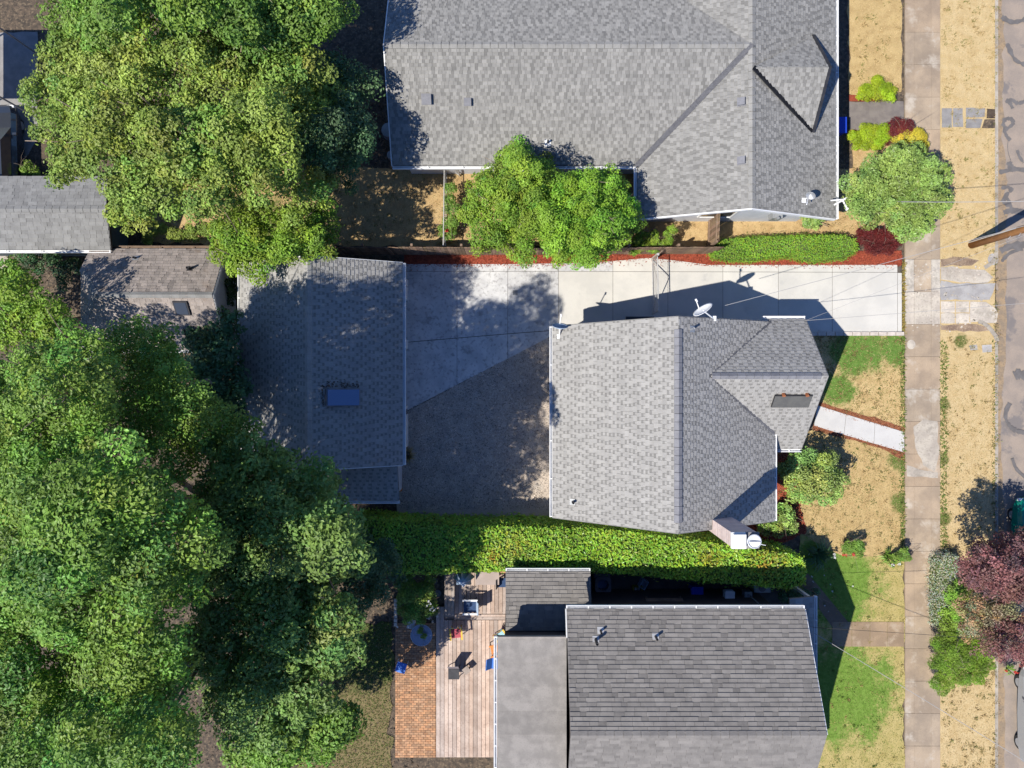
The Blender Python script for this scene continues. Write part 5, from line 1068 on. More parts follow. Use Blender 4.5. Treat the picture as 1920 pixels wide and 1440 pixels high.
# back garden bush with white flowers, bits under the trees
rw = [(770,1105,1.5,.5),(790,1120,1.5,.5),(760,1130,1.3,.45),(785,1145,1.3,.45),(805,1140,1.2,.4),(770,1150,1,.35),(800,1100,1.2,.4),(755,1095,1.3,.4)]
wb = shrub('loose dark shrub with white flowers left of the wooden deck', 'white_flower_shrub', rw, 'maple', 70, (.08,.13), P(780,1125), seed=80, hue=.2, r0=.05)
for q in ((803,1128,1.8),(806,1132,1.8),(811,1140,1.6),(815,1144,1.6),(808,1142,1.6),(802,1157,1.3),(806,1159,1.3),(821,1156,1.2),(800,1136,1.7),(767,1150,1.2),(812,1166,.9),(745,1175,.3)):
    f = np.array([P(*q)]*8) + R.normal(0,.03,(8,3)); leaves('flower', f, np.tile([0,0,1.],(8,1)), .08, np.ones((8,3)), LF['white'], wb)
rw = [(80,490,.9,.4),(110,500,.8,.4),(50,480,1.2,.4),(140,495,.8,.35),(120,520,.7,.4),(95,475,1.2,.35)]
shrub('shaded undergrowth bush between the grey shed and the weathered roof', 'shade_shrub', rw, 'deep', 70, (.1,.16), P(95,495), seed=82, hue=.25)
rw = [(55,318,.5,.3),(62,325,.4,.25),(48,322,.4,.22)]
shrub('small shaded bush at the top corner of the grey shed', 'shade_shrub', rw, 'fern', 90, (.08,.14), P(56,321), seed=84)
rw = [(432,530,1.2,.3),(436,545,1,.3),(430,560,.9,.25),(438,515,1.3,.22)]
shrub('vine like shrub squeezed between the white siding and the garage', 'vine_shrub', rw, 'deep', 80, (.1,.15), P(434,540), seed=86, hue=.2)
rw = [(300,430,.3,.3),(330,440,.4,.35),(360,438,.4,.35),(385,432,.4,.3),(280,445,.4,.25)]
shrub('low sunny weeds in the straw patch behind the weathered roof', 'weed_patch', rw, 'walnut', 60, (.08,.13), P(335,438), seed=88, nl=0)
tuft('weed_clump', 'dark weed tuft at the lower right corner of the garage doors', P(766,852), 46, .5, .5, 'dry')

# ---------------------------------------------------------------- FENCES AND GATES
def plank_fence(name, label, a, b, h, mt, bw=.14, gap=.012, lean=0):
    """vertical boards between two ground points, with rails and posts"""
    a, b = np.array(a), np.array(b); L = np.linalg.norm(b-a); d = (b-a)/L; s = np.array([-d[1], d[0]]); t = thing(name, label, 'fence', (*((a+b)/2), 0)); n = int(L/(bw+gap)); ang = math.atan2(d[1], d[0])
    for i in range(n):
        c = a + d*(i+.5)*(L/n); g = R.uniform(.7, 1.3); mb = MB(); mb.tone = (g, g*R.uniform(.92,1.02), g*R.uniform(.85,1)); hh = h + R.uniform(-.03,.03)
        mb.rbox((c[0]+R.normal(0,.004), c[1]+R.normal(0,.004), hh/2), L/n-gap, .02, hh, ang); mb.build('fence_board', mt, t)
    for z in (.3, h-.3): mb = MB(); mb.rbox((*( (a+b)/2 + s*.035), z), L, .045, .09, ang); mb.build('rail', mt, t)
    for i in range(int(L/2.2)+1):
        c = a + d*min(L, i*2.2) + s*.1; mb = MB(); mb.rbox((*c, h/2+.03), .1, .1, h+.06, ang); mb.build('post', mt, t)
    return t
plank_fence('board_fence', 'long weathered board fence behind the red mulch, left of the tree pair', P2(606,477), P2(905,478), 1.75, M['fence'])
plank_fence('board_fence', 'weathered board fence behind the red mulch, right of the tree pair', P2(905,478), P2(1338,476), 1.6, M['fence'])
plank_fence('board_fence', 'short board cross fence between the north house and the low hedge', P2(1326,468), P2(1328,412), 1.8, M['fence'])
def mesh_fence(name, label, a, b, h, cat='fence', brace=True, mt='galv', group=None, wires=True):
    a, b = np.array(a), np.array(b); L = np.linalg.norm(b-a); d = (b-a)/L; t = thing(name, label, cat, (*((a+b)/2), 0), group)
    q = lambda u, z: (a[0]+d[0]*u, a[1]+d[1]*u, z)
    for u in np.linspace(0, L, max(2, int(L/2.4)+1)): mb = MB(); mb.tube([q(u,-.05), q(u,h+.08)], .032, 8); mb.build('post', M[mt], t)
    mb = MB(); mb.tube([q(0,h), q(L,h)], .024, 6); mb.tube([q(0,.1), q(L,.1)], .02, 6); mb.build('rail', M[mt], t)
    if brace: mb = MB(); mb.tube([q(0,.1), q(L*.5,h)], .02, 6); mb.tube([q(L*.5,h), q(L,.1)], .02, 6); mb.build('brace', M[mt], t)
    if wires:
        mb = MB(); k = int((L+h)/.14)
        for i in range(k):
            u0 = i*.14 - h
            for sgn in (1, -1):
                p0, p1 = (u0, .1), (u0+h-.1, h)
                if sgn < 0: p0, p1 = (L-u0, .1), (L-u0-h+.1, h)
                ux0, ux1 = p0[0], p1[0]; z0, z1 = p0[1], p1[1]
                # clip to the frame
                if max(ux0, ux1) <= 0 or min(ux0, ux1) >= L: continue
                f = lambda u: z0 + (z1-z0)*(u-ux0)/(ux1-ux0)
                e0, e1 = min(max(ux0,0),L), min(max(ux1,0),L)
                if abs(e1-e0) > .02: mb.tube([q(e0,f(e0)), q(e1,f(e1))], .0028, 3, cap=False)
        o = mb.build('wire_mesh', M[mt], t); o['kind'] = 'stuff'
    return t
mesh_fence('wire_fence', 'thin wire fence running from the north house down to the board fence', P2(838,318), P2(836,470), 1.2, brace=False)
mesh_fence('garden_gate', 'small open wire gate frame beside the wire fence', P2(841,318), P2(862,330), 1.1, 'gate')
mesh_fence('driveway_gate', 'pale metal wire gate standing across the driveway', P2(1222,488), P2(1224,588), 1.25, 'gate')
gp = thing('gate_post', 'leaning pale post with a rusty rail by the driveway gate', 'post', P(1224, 487)); mb = MB(); mb.rbox((*P2(1222,487), .7), .1, .1, 1.4); mb.build('post', M['galv'], gp); mb = MB(); mb.tube([P(1224,486,1.3), P(1242,470,1.4)], .035, 6); mb.build('rail', M['fence'], gp)

# ---------------------------------------------------------------- DECK AND BACK GARDEN
dk = thing('wooden_deck', 'weathered wooden deck with a step beside the flat roofed wing', 'deck', P(890,1180))
def px_plank(x0, x1, y0, y1, z0, z1, mt, root, name='deck_board'):
    a, b = P2(x0, y1, z1), P2(x1, y0, z1); mb = MB(); g = R.uniform(.8, 1.2); w = R.uniform(.95, 1.05); mb.tone = (g*w, g, g/w); mb.box(a[0], b[0], a[1], b[1], z0, z1); mb.build(name, mt, root)
x = 852.5
while x < 952: px_plank(x+.25, x+7.1, 1073, 1151, .34, .40+R.uniform(-.003,.003), M['deck'], dk); x += 7.5
for y0, y1 in ((1152.2,1156.5),(1157,1162)): px_plank(852, 952, y0, y1, .26, .30, M['deck'], dk, 'step_board')
x = 817.5
while x < 945: px_plank(x+.25, x+7.3, 1163 if x > 831 else 1138, 1420, .12, .18+R.uniform(-.003,.003), M['deck'], dk); x += 7.75
mb = MB(); a, b = P2(818,1419,.1), P2(945,1140,.1); mb.box(a[0], b[0], a[1], b[1]+0, -.03, .11); a, b = P2(834,1160,.3), P2(950,1074,.3); mb.box(a[0], b[0], a[1]+.05, b[1], -.03, .25); mb.build('joists', M['greywood'], dk)
be = thing('deck_bench', 'long grey bench built along the left edge of the deck', 'bench', P(842,1110))
for i in range(3): px_plank(833.5+i*6.3, 833.5+i*6.3+5.8, 1072, 1155, .82, .87, M['greywood'], be, 'seat_board')
for yy in (1080,1112,1146): a, b = P2(835,yy+3,.4), P2(850,yy-3,.4); mb = MB(); mb.box(a[0], b[0], a[1], b[1], 0, .82); mb.build('leg', M['greywood'], be)
mb = MB(); a, b = P2(905,1074,1.0), P2(948,1069,1.0); mb.box(a[0], b[0], a[1], b[1], .0, 1.05); tag(mb.build('red_planter', M['paver']), 'low red brown planter box between deck and tall hedge', 'planter')
# brick patio
pa = setting('brick_patio', P(780,1215)); mb = MB(); V = []
y = P2(0,1168)[1]; i = 0; x_l, x_r = P2(741,0)[0], P2(817,0)[0]; yb = P2(0,1420)[1]
rnd = random.Random(4); Bk = MB(); big = []
while y > yb:
    x = x_l - (.11 if i % 2 else 0)
    while x < x_r:
        xa, xb = max(x, x_l), min(x+.215, x_r)
        if xb-xa > .03:
            g = rnd.uniform(.75,1.25); big.append((xa+.005, xb-.005, y-.10, y-.006, .008+rnd.uniform(-.004,.006), g, rnd.uniform(.92,1.08)))
        x += .22
    y -= .107; i += 1
for j, (xa, xb, ya, y1, z, g, w) in enumerate(big):
    m_ = MB() if j < 300 else Bk; m_.tone = (g*w, g, g/w); m_.box(xa, xb, ya, y1, -.04, z)
    if j < 300: m_.build('brick', M['paver'], pa)
o = Bk.build('bricks', M['paver'], pa); o['kind'] = 'stuff'
mb = MB(); mb.box(x_l, x_r, yb, P2(0,1168)[1], -.05, -.002); mb.build('joint_bed', M['joint'], pa)
st = thing('stone_border', 'row of pale edging stones at the left of the brick patio bed', 'edging', P(742,1140))
for yy in np.arange(1122, 1168, 7.5): mb = MB(); mb.prism(wob([P2(739,yy),P2(745,yy),P2(745,yy+6.5),P2(739,yy+6.5)], .01, .1), -.03, .08); mb.build('edging_stone', M['stone'], st)
for (px, py, r, lb) in ((815,1089,6,'round dark stepping stone nearest the tall hedge'),(821,1112,6.5,'round dark stepping stone between hedge and white flowers')):
    flat_thing('stepping_stone', lb, 'stone', [P2(px+r*math.cos(a), py+r*math.sin(a)) for a in np.linspace(0,6.28,15)[:-1]], -.05, .03, M['greycon'], .6)
# umbrella, folded
um = thing('folded_umbrella', 'folded pale blue umbrella standing at the top of the deck', 'umbrella', P(868,1090,.4)); x, y, z = P(868,1088,1.9)
mb = MB(); v = []; K = 24; prof = [(.04,2.55),(.14,2.45),(.29,2.1),(.37,1.75),(.33,1.5)]
for r, zz in prof:
    for k in range(K): q = 2*math.pi*k/K; rr = r*(1 + .22*(1 if k % 3 == 0 else -.35)); v.append((x+rr*math.cos(q)*1.1, y+rr*math.sin(q), zz-.35))
mb.add(v, [(i*K+k, i*K+(k+1)%K, (i+1)*K+(k+1)%K, (i+1)*K+k) for i in range(len(prof)-1) for k in range(K)] + [tuple(range(K-1,-1,-1))]); mb.build('canopy', M['steel_blue'], um, smooth=False)
mb = MB(); mb.tube([(x,y,.4),(x,y,2.25)], .03, 8); mb.build('pole', M['grey'], um); mb = MB(); mb.lathe((x,y,.4), [(.22,0),(.22,.06),(.08,.1)], 16); mb.build('base', M['darkm'], um)
# table
def table(name, label, c, sx, sy, h, z0, mt, rz=0, leg='greywood'):
    t = thing(name, label, 'table', (c[0], c[1], z0)); mb = MB(); mb.rbox((c[0], c[1], z0+h-.02), sx, sy, .04, rz); mb.build('tabletop', M[mt], t)
    for i in (-1,1):
        for j in (-1,1): dx, dy = i*(sx/2-.06), j*(sy/2-.06); mb = MB(); mb.rbox((c[0]+dx*math.cos(rz)-dy*math.sin(rz), c[1]+dx*math.sin(rz)+dy*math.cos(rz), z0+(h-.04)/2), .05, .05, h-.04, rz); mb.build('leg', M[leg], t)
    return t
table('deck_table', 'flat brownish rectangular table under the hedge edge on the deck', P2(914,1084,1.1), 1.05, .58, .74, .4, 'beige')
def chair(name, label, c, rz, z0, seat, back, legs, sw=.48, sd=.45, bh=.5, slats=0, arms=None, lean=.25, group=None, colors=None):
    """chair facing local -y"""
    t = thing(name, label, 'chair', (c[0], c[1], z0), group); ca, sa = math.cos(rz), math.sin(rz); W_ = lambda x, y, z: (c[0]+x*ca-y*sa, c[1]+x*sa+y*ca, z0+z)
    sh_ = .42
    if slats:
        for i in range(slats): yy = -sd/2 + (i+.5)*sd/slats; mb = MB(); mb.rbox(W_(0, yy, sh_), sw, sd/slats-.012, .025, rz); mb.build('seat_slat', M[seat], t)
        for i in range(slats):
            xx = -sw/2 + (i+.5)*sw/slats; mt_ = (colors or [back])[i % len(colors or [back])]; mb = MB()
            p0, p1 = W_(xx, sd/2, sh_), W_(xx*1.1, sd/2+lean, sh_+bh*(1-.12*abs(i-(slats-1)/2))); e = np.array(W_(1,0,0))-np.array(W_(0,0,0)); e = e*(sw/slats/2-.006); p0, p1 = np.array(p0), np.array(p1); n_ = np.array([0,0,.025])
            mb.add([p0-e, p0+e, p1+e, p1-e, p0-e-n_, p0+e-n_, p1+e-n_, p1-e-n_], [(0,1,2,3),(7,6,5,4),(0,4,5,1),(1,5,6,2),(2,6,7,3),(3,7,4,0)]); mb.build('back_slat', M[mt_], t)
    else:
        mb = MB(); mb.rbox(W_(0, 0, sh_), sw, sd, .04, rz); mb.build('seat', M[seat], t)
        p = [np.array(W_(x_, sd/2 + l, z_)) for x_, l, z_ in ((-sw/2,0,sh_),(sw/2,0,sh_),(sw/2,lean,sh_+bh),(-sw/2,lean,sh_+bh))]; off = np.array(W_(0,.03,.0))-np.array(W_(0,0,0)); mb = MB(); mb.add(p + [q+off for q in p], [(0,1,2,3),(7,6,5,4),(0,4,5,1),(1,5,6,2),(2,6,7,3),(3,7,4,0)]); mb.build('backrest', M[back], t)
    for i in (-1,1):
        for j in (-1,1): mb = MB(); mb.tube([W_(i*sw*.5, j*sd*.5, 0), W_(i*sw*.47, j*sd*.47, sh_)], .02, 6); mb.build('leg', M[legs], t)
    if arms:
        for i in (-1,1): mb = MB(); mb.rbox(W_(i*(sw/2+.03), .02, sh_+.2), .08, sd+.12, .025, rz); mb.rbox(W_(i*(sw/2+.03), -sd*.42, sh_+.1), .03, .05, .2, rz); mb.build('armrest', M[arms], t)
    return t
chair('navy_chair', 'dark navy canvas chair casting a shadow on the upper deck', P2(881,1136,.8), math.pi/2+math.pi, .4, 'navy', 'steel_blue', 'darkm', .56, .56, .5, arms='white', lean=.1)
chair('folding_chair', 'dark framed chair half under the roof corner at the deck', P2(943,1092,.8), math.pi/2, .4, 'navy', 'darkm', 'darkm', .42, .42, .4, lean=.08)
chair('painted_chair', 'colourful wooden chair with red seat and yellow frame on the deck', P2(856,1186,.5), .08, .18, 'redp', 'yell', 'yell', .46, .42, .55, 6, 'yell', .2, colors=['mint','yell','mint'])
chair('painted_chair', 'colourful wooden chair with blue slats beside the flat roof gutter', P2(941,1192,.5), .65, .18, 'sky_p', 'orange', 'purple', .46, .42, .55, 6, 'yell', .2, colors=['orange','yell','sky_p'])
chair('orange_chair', 'orange chair partly hidden by the flat roof gutter', P2(929,1216,.5), -1.4, .18, 'orange', 'orange', 'darkm', .42, .42, .4, 5, 'orange')
chair('blue_lounger', 'slim blue seat beside the gutter of the flat roof', P2(929,1242,.5), 1.5, .18, 'blue2', 'blue2', 'white', .5, .3, .3)
chair('blue_chair', 'bright blue plastic chair at the bottom edge of the brick patio', P2(752,1252,.4), -.3, .0, 'blue2', 'blue2', 'white', .46, .44, .42, lean=.18)
chair('garden_chair', 'thin grey metal chair behind the round glass table', P2(771,1172,.4), -.2, .0, 'grey', 'grey', 'grey', .36, .34, .4)
chair('dark_chair', 'dark rounded chair at the bottom edge of the deck', P2(851,1262,.5), .0, .18, 'darkm', 'tubm', 'darkm', .5, .48, .45)
table('small_table', 'small dark framed side table at the bottom edge of the deck', P2(875,1254,.4), .3, .3, .4, .18, 'greywood', .7, 'darkm')
gt = thing('glass_table', 'round glass garden table with a plant on the brick patio', 'table', P(790,1190)); x, y, z = P(790,1191,.7); mb = MB(); mb.lathe((x,y,.68), [(.47,0),(.48,.012),(.47,.024)], 32); mb.build('tabletop', M['tglass'], gt)
mb = MB(); K = 32; v = [(x+r*math.cos(q), y+r*math.sin(q), zz) for (r, zz) in ((.47,.672),(.5,.675),(.5,.71),(.475,.712)) for q in np.linspace(0,2*math.pi,K+1)[:-1]]; mb.add(v, [(i*K+k, i*K+(k+1)%K, (i+1)*K+(k+1)%K, (i+1)*K+k) for i in range(3) for k in range(K)]); mb.build('rim', M['steel_blue'], gt)
for q in (.6,2.2,3.7,5.3): mb = MB(); mb.tube([(x+.4*math.cos(q), y+.4*math.sin(q), 0), (x+.25*math.cos(q), y+.25*math.sin(q), .35), (x+.42*math.cos(q), y+.42*math.sin(q), .68)], .015, 6); mb.build('leg', M['grey'], gt)
shrub('small potted plant standing on the round glass table', 'potted_plant', [(785,1186,.8,.1),(795,1192,.85,.12),(790,1180,.85,.1)], 'maple', 120, (.06,.1), P(790,1187,.71), cat='plant', seed=90, nl=2, r0=.015)
# ---------------------------------------------------------------- SIDE YARD
wt = thing('fire_pit', 'grey rounded square tub with a dark round basin by the roof corner', 'fire pit', P(1130,1096)); x, y, z = P(1131,1097,.5)
def rsq(cx, cy, h, r, n=6):
    o = []
    for (sx, sy, a0) in ((1,1,0),(-1,1,90),(-1,-1,180),(1,-1,270)):
        for k in range(n+1): a = math.radians(a0 + 90*k/n); o.append((cx+sx*(h-r)+r*math.cos(a), cy+sy*(h-r)+r*math.sin(a)))
    return o
o2 = rsq(x, y, .37, .16); ring = [(x+.26*math.cos(a), y+.26*math.sin(a)) for a in np.linspace(0, 2*math.pi, len(o2)+1)[:-1]]; n = len(o2); mb = MB()
mb.add([(*p, 0) for p in o2] + [(*p, .5) for p in o2] + [(*p, .5) for p in ring] + [(*p, .2) for p in ring], [(i, (i+1)%n, n+(i+1)%n, n+i) for i in range(n)] + [(n+i, n+(i+1)%n, 2*n+(i+1)%n, 2*n+i) for i in range(n)] + [(2*n+i, 2*n+(i+1)%n, 3*n+(i+1)%n, 3*n+i) for i in range(n)]); mb.build('surround', M['tubm'], wt)
mb = MB(); mb.lathe((x,y,.16), [(.255,0),(.255,.06),(.2,.03)], 20); mb.build('basin', M['dome'], wt)
mb = MB(); a, b = P2(1113,1084,.3), P2(1144,1075,.3); mb.box(a[0], b[0], a[1], b[1], 0, .35); mb.box(a[0]+.05, b[0]-.05, a[1]+.05, b[1]-.05, .35, .42); tag(mb.build('storage_box', M['tubm']), 'low grey box against the hedge behind the rounded tub', 'box')
def crate(name, label, c, sx, sy, h, z0, mt, rz=0, lid=False):
    t = thing(name, label, 'crate', (c[0], c[1], z0)); ca, sa = math.cos(rz), math.sin(rz); q = lambda u, v_: (c[0]+u*ca-v_*sa, c[1]+u*sa+v_*ca)
    for (u, v_, a, b) in ((0,sy/2-.012,sx,.024),(0,-sy/2+.012,sx,.024),(sx/2-.012,0,.024,sy-.05),(-sx/2+.012,0,.024,sy-.05)): mb = MB(); mb.rbox((*q(u,v_), z0+h/2), a, b, h, rz); mb.build('side', M[mt], t)
    mb = MB(); mb.rbox((*c, z0+.012), sx-.05, sy-.05, .02, rz); mb.build('bottom', M[mt], t); return t
cr = crate('yellow_crate', 'open yellow crate holding odds and ends in the side yard', P2(1196,1108,.3), .44, .4, .3, 0, 'ochre')
for dx, dy, m_ in ((-.08,.05,'stone'),(.06,.06,'grey'),(.02,-.08,'tubm')): x, y = P2(1196,1108,.3); mb = MB(); mb.lathe((x+dx,y+dy,.03), [(.06,0),(.07,.1),(.05,.2),(.02,.22)], 10); tag(mb.build('bottle', M[m_]), {'stone':'pale jar inside the yellow crate, on the left','grey':'grey jar inside the yellow crate, on the right','tubm':'dark jar inside the yellow crate, nearest the house'}[m_], 'jar')
crate('grey_bin', 'tilted blue grey bin between the yellow crate and the hedge', P2(1207,1096,.4), .3, .42, .45, 0, 'steel_blue', -.5)
aw = thing('wooden_awning', 'brown wooden hood with a pale corner on the dark side wall', 'awning', P(1246,1128,1.6)); x0, y0 = P2(1211,1140,1.7); x1, y1 = P2(1281,1123,1.7); mb = MB(); y0 = -9.6
mb.add([(x0,y0,1.85),(x1,y0,1.85),(x1,y1,1.6),(x0,y1,1.6),(x0,y0,1.8),(x1,y0,1.8),(x1,y1,1.55),(x0,y1,1.55)], [(3,2,1,0),(4,5,6,7),(0,1,5,4),(1,2,6,5),(2,3,7,6),(3,0,4,7)]); mb.build('hood', M['fence'], aw)
for x_ in (x0+.08, x1-.08): mb = MB(); mb.tube([(x_,-9.58,1.3),(x_,y1+.05,1.56)], .025, 6); mb.build('bracket', M['fence'], aw)
crate('recycling_bin', 'grey open bin in front of the brown wooden hood', P2(1224,1118,.4), .6, .35, .4, 0, 'tubm')
bb = thing('blue_bin', 'bright blue lidded bin in the dark side yard', 'bin', P(1307,1110)); x, y = P2(1307,1111,.8); mb = MB(); v = [(x+i*s_, y+j*s_*1.0, z_) for z_, s_ in ((0,.2),(.8,.25)) for i, j in ((-1,-1),(1,-1),(1,1),(-1,1))]; mb.add(v, [(3,2,1,0),(4,5,6,7),(0,1,5,4),(1,2,6,5),(2,3,7,6),(3,0,4,7)]); mb.build('body', M['blue'], bb)
mb = MB(); mb.prism(rsq(x, y, .27, .05), .8, .86); mb.build('lid', M['blue'], bb)
for i in (-1,1): mb = MB(); mb.tube([(x+i*.16-.03,y-.24,.08),(x+i*.16+.03,y-.24,.08)], .08, 10); mb.build('wheel', M['tyre'], bb)
mb = MB(); mb.box(*(lambda a,b:(a[0],b[0]))(P2(1358,1134,1.3),P2(1376,1127,1.3)), -9.6+.002, -9.3, 1.1, 1.45); mb.box(*(lambda a,b:(a[0],b[0]))(P2(1360,1134,1.3),P2(1374,1127,1.3)), -9.58, -9.27, 1.15, 1.4); tag(mb.build('vent_hood', M['white']), 'small white vent hood on the dark side wall, nearest the blue bin', 'vent')
mb = MB(); a, b = P2(1395,1139,1.2), P2(1409,1126,1.2); mb.box(a[0], b[0], -9.598, -9.35, .9, 1.3); mb.tube([(a[0]+.15,-9.45,1.3),(a[0]+.15,-9.45,2.6)], .025, 6); tag(mb.build('meter_box', M['grey']), 'grey meter box on the dark side wall, middle one of the fittings', 'meter')
ac = thing('heat_pump', 'grey flat topped unit at the right end of the dark side yard', 'heat pump', P(1430,1134)); x, y = P2(1430,1133,.8); mb = MB(); mb.box(x-.38,x+.38,-9.55,-9.15,0,.75); mb.build('case', M['grey'], ac); mb = MB()
mb.lathe((x,-9.35,.75), [(.17,0),(.17,.02),(.03,.03)], 18); mb.build('fan_grille', M['tubm'], ac)
# bin beside the north house
bb = thing('blue_bin', 'tall blue bin in the shade at the east wall of the north house', 'bin', P(1574,235)); x, y = P2(1575,235,1.0); mb = MB(); v = [(x+i*s_, y+j*s_*1.3, z_) for z_, s_ in ((0,.2),(1.0,.26)) for i, j in ((-1,-1),(1,-1),(1,1),(-1,1))]; mb.add(v, [(3,2,1,0),(4,5,6,7),(0,1,5,4),(1,2,6,5),(2,3,7,6),(3,0,4,7)]); mb.build('body', M['blue'], bb); mb = MB(); mb.box(x-.28,x+.28,y-.36,y+.36,1.0,1.06); mb.build('lid', M['blue'], bb)
for i in (-1,1): mb = MB(); mb.tube([(x+i*.16-.03,y+.3,.1),(x+i*.16+.03,y+.3,.1)], .1, 10); mb.build('wheel', M['tyre'], bb)
# round table and barrel west of the north house
for (px, py, r, lb) in ((728,243,.34,'round grey barrel top against the west wall of the north house'),(733,290,.2,'small round white lid at the west corner of the north house')):
    t = thing('barrel', lb, 'barrel', P(px,py)); x, y = P2(px,py,.8); mb = MB(); mb.lathe((x,y,0), [(r*.8,0),(r,.35),(r*.9,.75)], 18); mb.build('body', M['tubm'], t); mb = MB(); mb.lathe((x,y,.75), [(r*.95,0),(r*.95,.03),(r*.2,.05)], 18); mb.build('lid', M['grey'], t)
# ---------------------------------------------------------------- STREET
pp = thing('utility_pole', 'tall brown wooden utility pole at the kerb leaning out of frame', 'utility pole', P(1822,459)); bx, by, _ = P(1822,459)
mb = MB(); mb.tube([(bx,by,-.1),(bx,by,5),(bx,by,11)], [.18,.16,.125], 14); mb.build('pole_shaft', M['pole'], pp, smooth=True)
mb = MB(); mb.rbox((bx,by+.12,10.4), 2.4, .1, .12, 0); mb.build('crossarm', M['greywood'], pp)
for dx in (-1.1,-.5,.5,1.1): mb = MB(); mb.lathe((bx+dx,by+.12,10.46), [(.04,0),(.06,.06),(.03,.14)], 8); mb.build('insulator', M['grey'], pp)
mb = MB(); mb.tube([(bx-.14,by+.1,0),(bx-.14,by+.1,3.0)], .03, 6); mb.build('conduit', M['galv'], pp)
for z_ in (2.6,3.2,3.8): mb = MB(); mb.tube([(bx-.05,by-.12,z_),(bx-.18,by-.28,z_)], .012, 5); mb.build('step_bolt', M['galv'], pp)
mb = MB(); K = 20; v = [(bx+r*math.cos(q), by+r*math.sin(q), zz) for (r, zz) in ((.172,4.4),(.172,4.46)) for q in np.linspace(0,2*math.pi,K+1)[:-1]]; mb.add(v, [(k,(k+1)%K,K+(k+1)%K,K+k) for k in range(K)]); mb.build('band', M['galv'], pp)
def wire(label, a, b, sag, r=.012, mt='wire', n=18):
    a, b = np.array(a), np.array(b); pts = []
    for i in range(n+1): u = i/n; q = a+(b-a)*u; q[2] -= sag*4*u*(1-u); pts.append(tuple(q))
    mb = MB(); mb.tube(pts, r, 5, cap=False); tag(mb.build('overhead_wire', M[mt]), label, 'wire')
top_ = (bx, by, 8.6)
wire('white power wire from the north house roof mast to the utility pole', (14.1,7.66,3.5), (bx,by,8.0), .35, .013, 'wirel')
wire('wire from the white dish on the main roof to the utility pole', (8.55,3.15,4.6), (bx,by,7.6), .3, .011, 'wirel')
wire('pale wire from the front gable corner straight across the street', (12.5,2.7,2.95), (34,4.2,7.5), .5, .009, 'wirel')
wire('thin wire from the front gable corner rising to the utility pole', (12.55,2.72,2.95), (bx,by,7.2), .3, .006, 'wirel')
wire('pale wire from the south house porch roof down to the lower right', (12.6,-10.4,3.4), (24,-17,7.6), .4, .012, 'wirel')
wire('thin wire from the south house porch roof straight to the right', (12.6,-10.2,3.4), (34,-10.6,7.6), .4, .009)
wire('street wire on the left end of the pole crossarm', (bx-1.1,by+.12,10.6), (bx-1.3,by+40,10.4), .8, .01)
wire('street wire on the right end of the pole crossarm', (bx+1.1,by+.12,10.6), (bx+1.3,by-45,10.4), .8, .01)
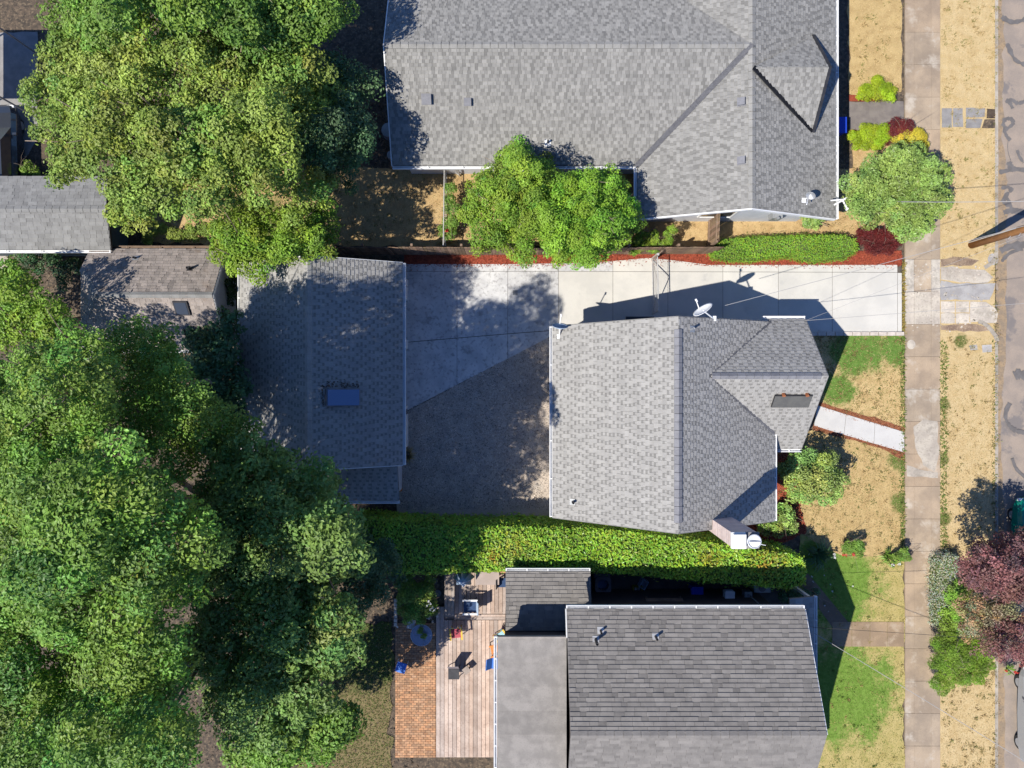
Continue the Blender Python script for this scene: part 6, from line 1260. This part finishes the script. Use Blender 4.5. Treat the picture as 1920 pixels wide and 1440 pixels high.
def car(label, x, y, ang, paint, L=4.5, Wd=1.78):
    """car with its nose towards local +y"""
    t = thing('parked_car', label, 'car', (x, y, -.11)); ca, sa = math.cos(ang), math.sin(ang); q = lambda u, v_, z: (x+u*ca-v_*sa, y+u*sa+v_*ca, z-.11)
    st = [(-2.25,.62,.40,.80),(-2.15,.80,.32,.92),(-1.5,.88,.25,.98),(0,.89,.22,.95),(1.1,.88,.25,.92),(1.8,.84,.28,.84),(2.15,.72,.34,.72),(2.27,.55,.42,.62)]
    mb = MB(); v = []; f = []; m = 8
    for yy, w, zb, zt in st:
        for (uu, zz) in ((-w*.9,zb),(-w,zb+.12),(-w*.99,zt-.18),(-w*.86,zt),(w*.86,zt),(w*.99,zt-.18),(w,zb+.12),(w*.9,zb)): v.append(q(uu, yy*L/4.5, zz))
    for i in range(len(st)-1):
        for k in range(m): f.append((i*m+k, (i+1)*m+k, (i+1)*m+(k+1)%m, i*m+(k+1)%m))
    f += [tuple(range(m)), tuple(range(len(v)-1, len(v)-m-1, -1))]; mb.add(v, f); mb.build('body', M[paint], t, smooth=False)
    lo_, hi_ = [(-1.95,.74),(1.15,.76)], [(-1.35,.60),(.35,.62)]
    P4 = lambda yy, w, z: (q(-w, yy, z), q(w, yy, z))
    a0, a1 = P4(-1.95,.74,.95); b0, b1 = P4(1.15,.76,.90); c0, c1 = P4(-1.35,.60,1.42); d0, d1 = P4(.35,.62,1.44)
    mb = MB(); mb.add([c0,c1,d1,d0] + [tuple(np.array(p)-np.array([0,0,.05])) for p in (c0,c1,d1,d0)], [(0,1,2,3),(7,6,5,4),(0,4,5,1),(1,5,6,2),(2,6,7,3),(3,7,4,0)]); mb.build('roof', M[paint], t)
    dn = np.array([0,0,.04])
    for nm, qd in (('windscreen',(d0,d1,b1,b0)), ('rear_window',(c1,c0,a0,a1)), ('side_window',(c0,d0,b0,a0)), ('side_window',(d1,c1,a1,b1))): mb = MB(); mb.add([tuple(np.array(p)-dn*.5) for p in qd] + [tuple(np.array(p)-dn*1.2) for p in qd], [(0,1,2,3),(7,6,5,4),(0,4,5,1),(1,5,6,2),(2,6,7,3),(3,7,4,0)]); mb.build(nm, M['glass'], t)
    for yy in (-1.4, 1.4):
        for s_ in (-1, 1):
            mb = MB(); mb.tube([q(s_*.6,yy,.32), q(s_*.80,yy,.32)], .32, 18); o = mb.build('wheel', M['tyre'], t); mb = MB(); mb.tube([q(s_*.79,yy,.32), q(s_*.82,yy,.32)], .2, 14); mb.build('rim', M['grey'], o)
    for s_ in (-1, 1):
        mb = MB(); mb.rbox(q(s_*.6,2.17*L/4.5,.6), .3, .12, .12, ang); mb.build('headlight', M['lamp'], t); mb = MB(); mb.rbox(q(s_*.62,-2.2*L/4.5,.72), .26, .1, .12, ang); mb.build('tail_light', M['red'], t)
        mb = MB(); mb.rbox(q(s_*.98,.75,.98), .18, .1, .12, ang); mb.build('mirror', M[paint], t)
    return t
car('dark teal car parked at the kerb under the purple tree', 24.1, -7.5, .0, 'carteal'); car('pale grey car parked at the kerb at the bottom right', 24.4, -15.3, .0, 'cargrey')
# top left corner: dark vehicle, canopy, red box
car('dark car in the shaded yard at the left edge above the grey roof', -23.6, 10.6, .05, 'cardark')
cn_ = thing('white_canopy', 'pale canopy sheet at the top left edge beside the broad tree', 'canopy', (-23.4,14.6,0)); mb = MB(); mb.box(-25.5,-22.2,12.4,15.6,2.5,2.58); mb.build('canopy_sheet', M['wall'], cn_)
for i, j in ((-25.4,12.5),(-22.3,12.5),(-25.4,15.5),(-22.3,15.5)): mb = MB(); mb.tube([(i,j,0),(i,j,2.5)], .04, 8); mb.build('post', M['grey'], cn_)
rb_ = thing('red_box', 'red plastic chest at the left edge beside the pale canopy', 'chest', (-23.9,12.1,0)); mb = MB(); mb.box(-24.4,-23.55,11.9,12.35,0,.5); mb.build('body', M['red'], rb_); mb = MB(); mb.box(-24.43,-23.52,11.87,12.38,.5,.58); mb.build('lid', M['red'], rb_)
# back lawn below the woods
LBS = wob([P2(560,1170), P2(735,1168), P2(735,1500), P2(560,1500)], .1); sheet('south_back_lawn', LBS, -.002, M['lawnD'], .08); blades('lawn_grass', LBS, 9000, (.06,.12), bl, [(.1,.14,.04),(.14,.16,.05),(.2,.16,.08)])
for nm, lb, px, py, m_ in (('garden_ball','tiny orange toy on the ground at the right corner of the lean to roof',751,917,'orange'),): x, y, z = P(px,py); mb = MB(); mb.lathe((x,y,0), [(.05,0),(.1,.05),(.1,.12),(.04,.18)], 10); tag(mb.build(nm, M[m_]), lb, 'toy')
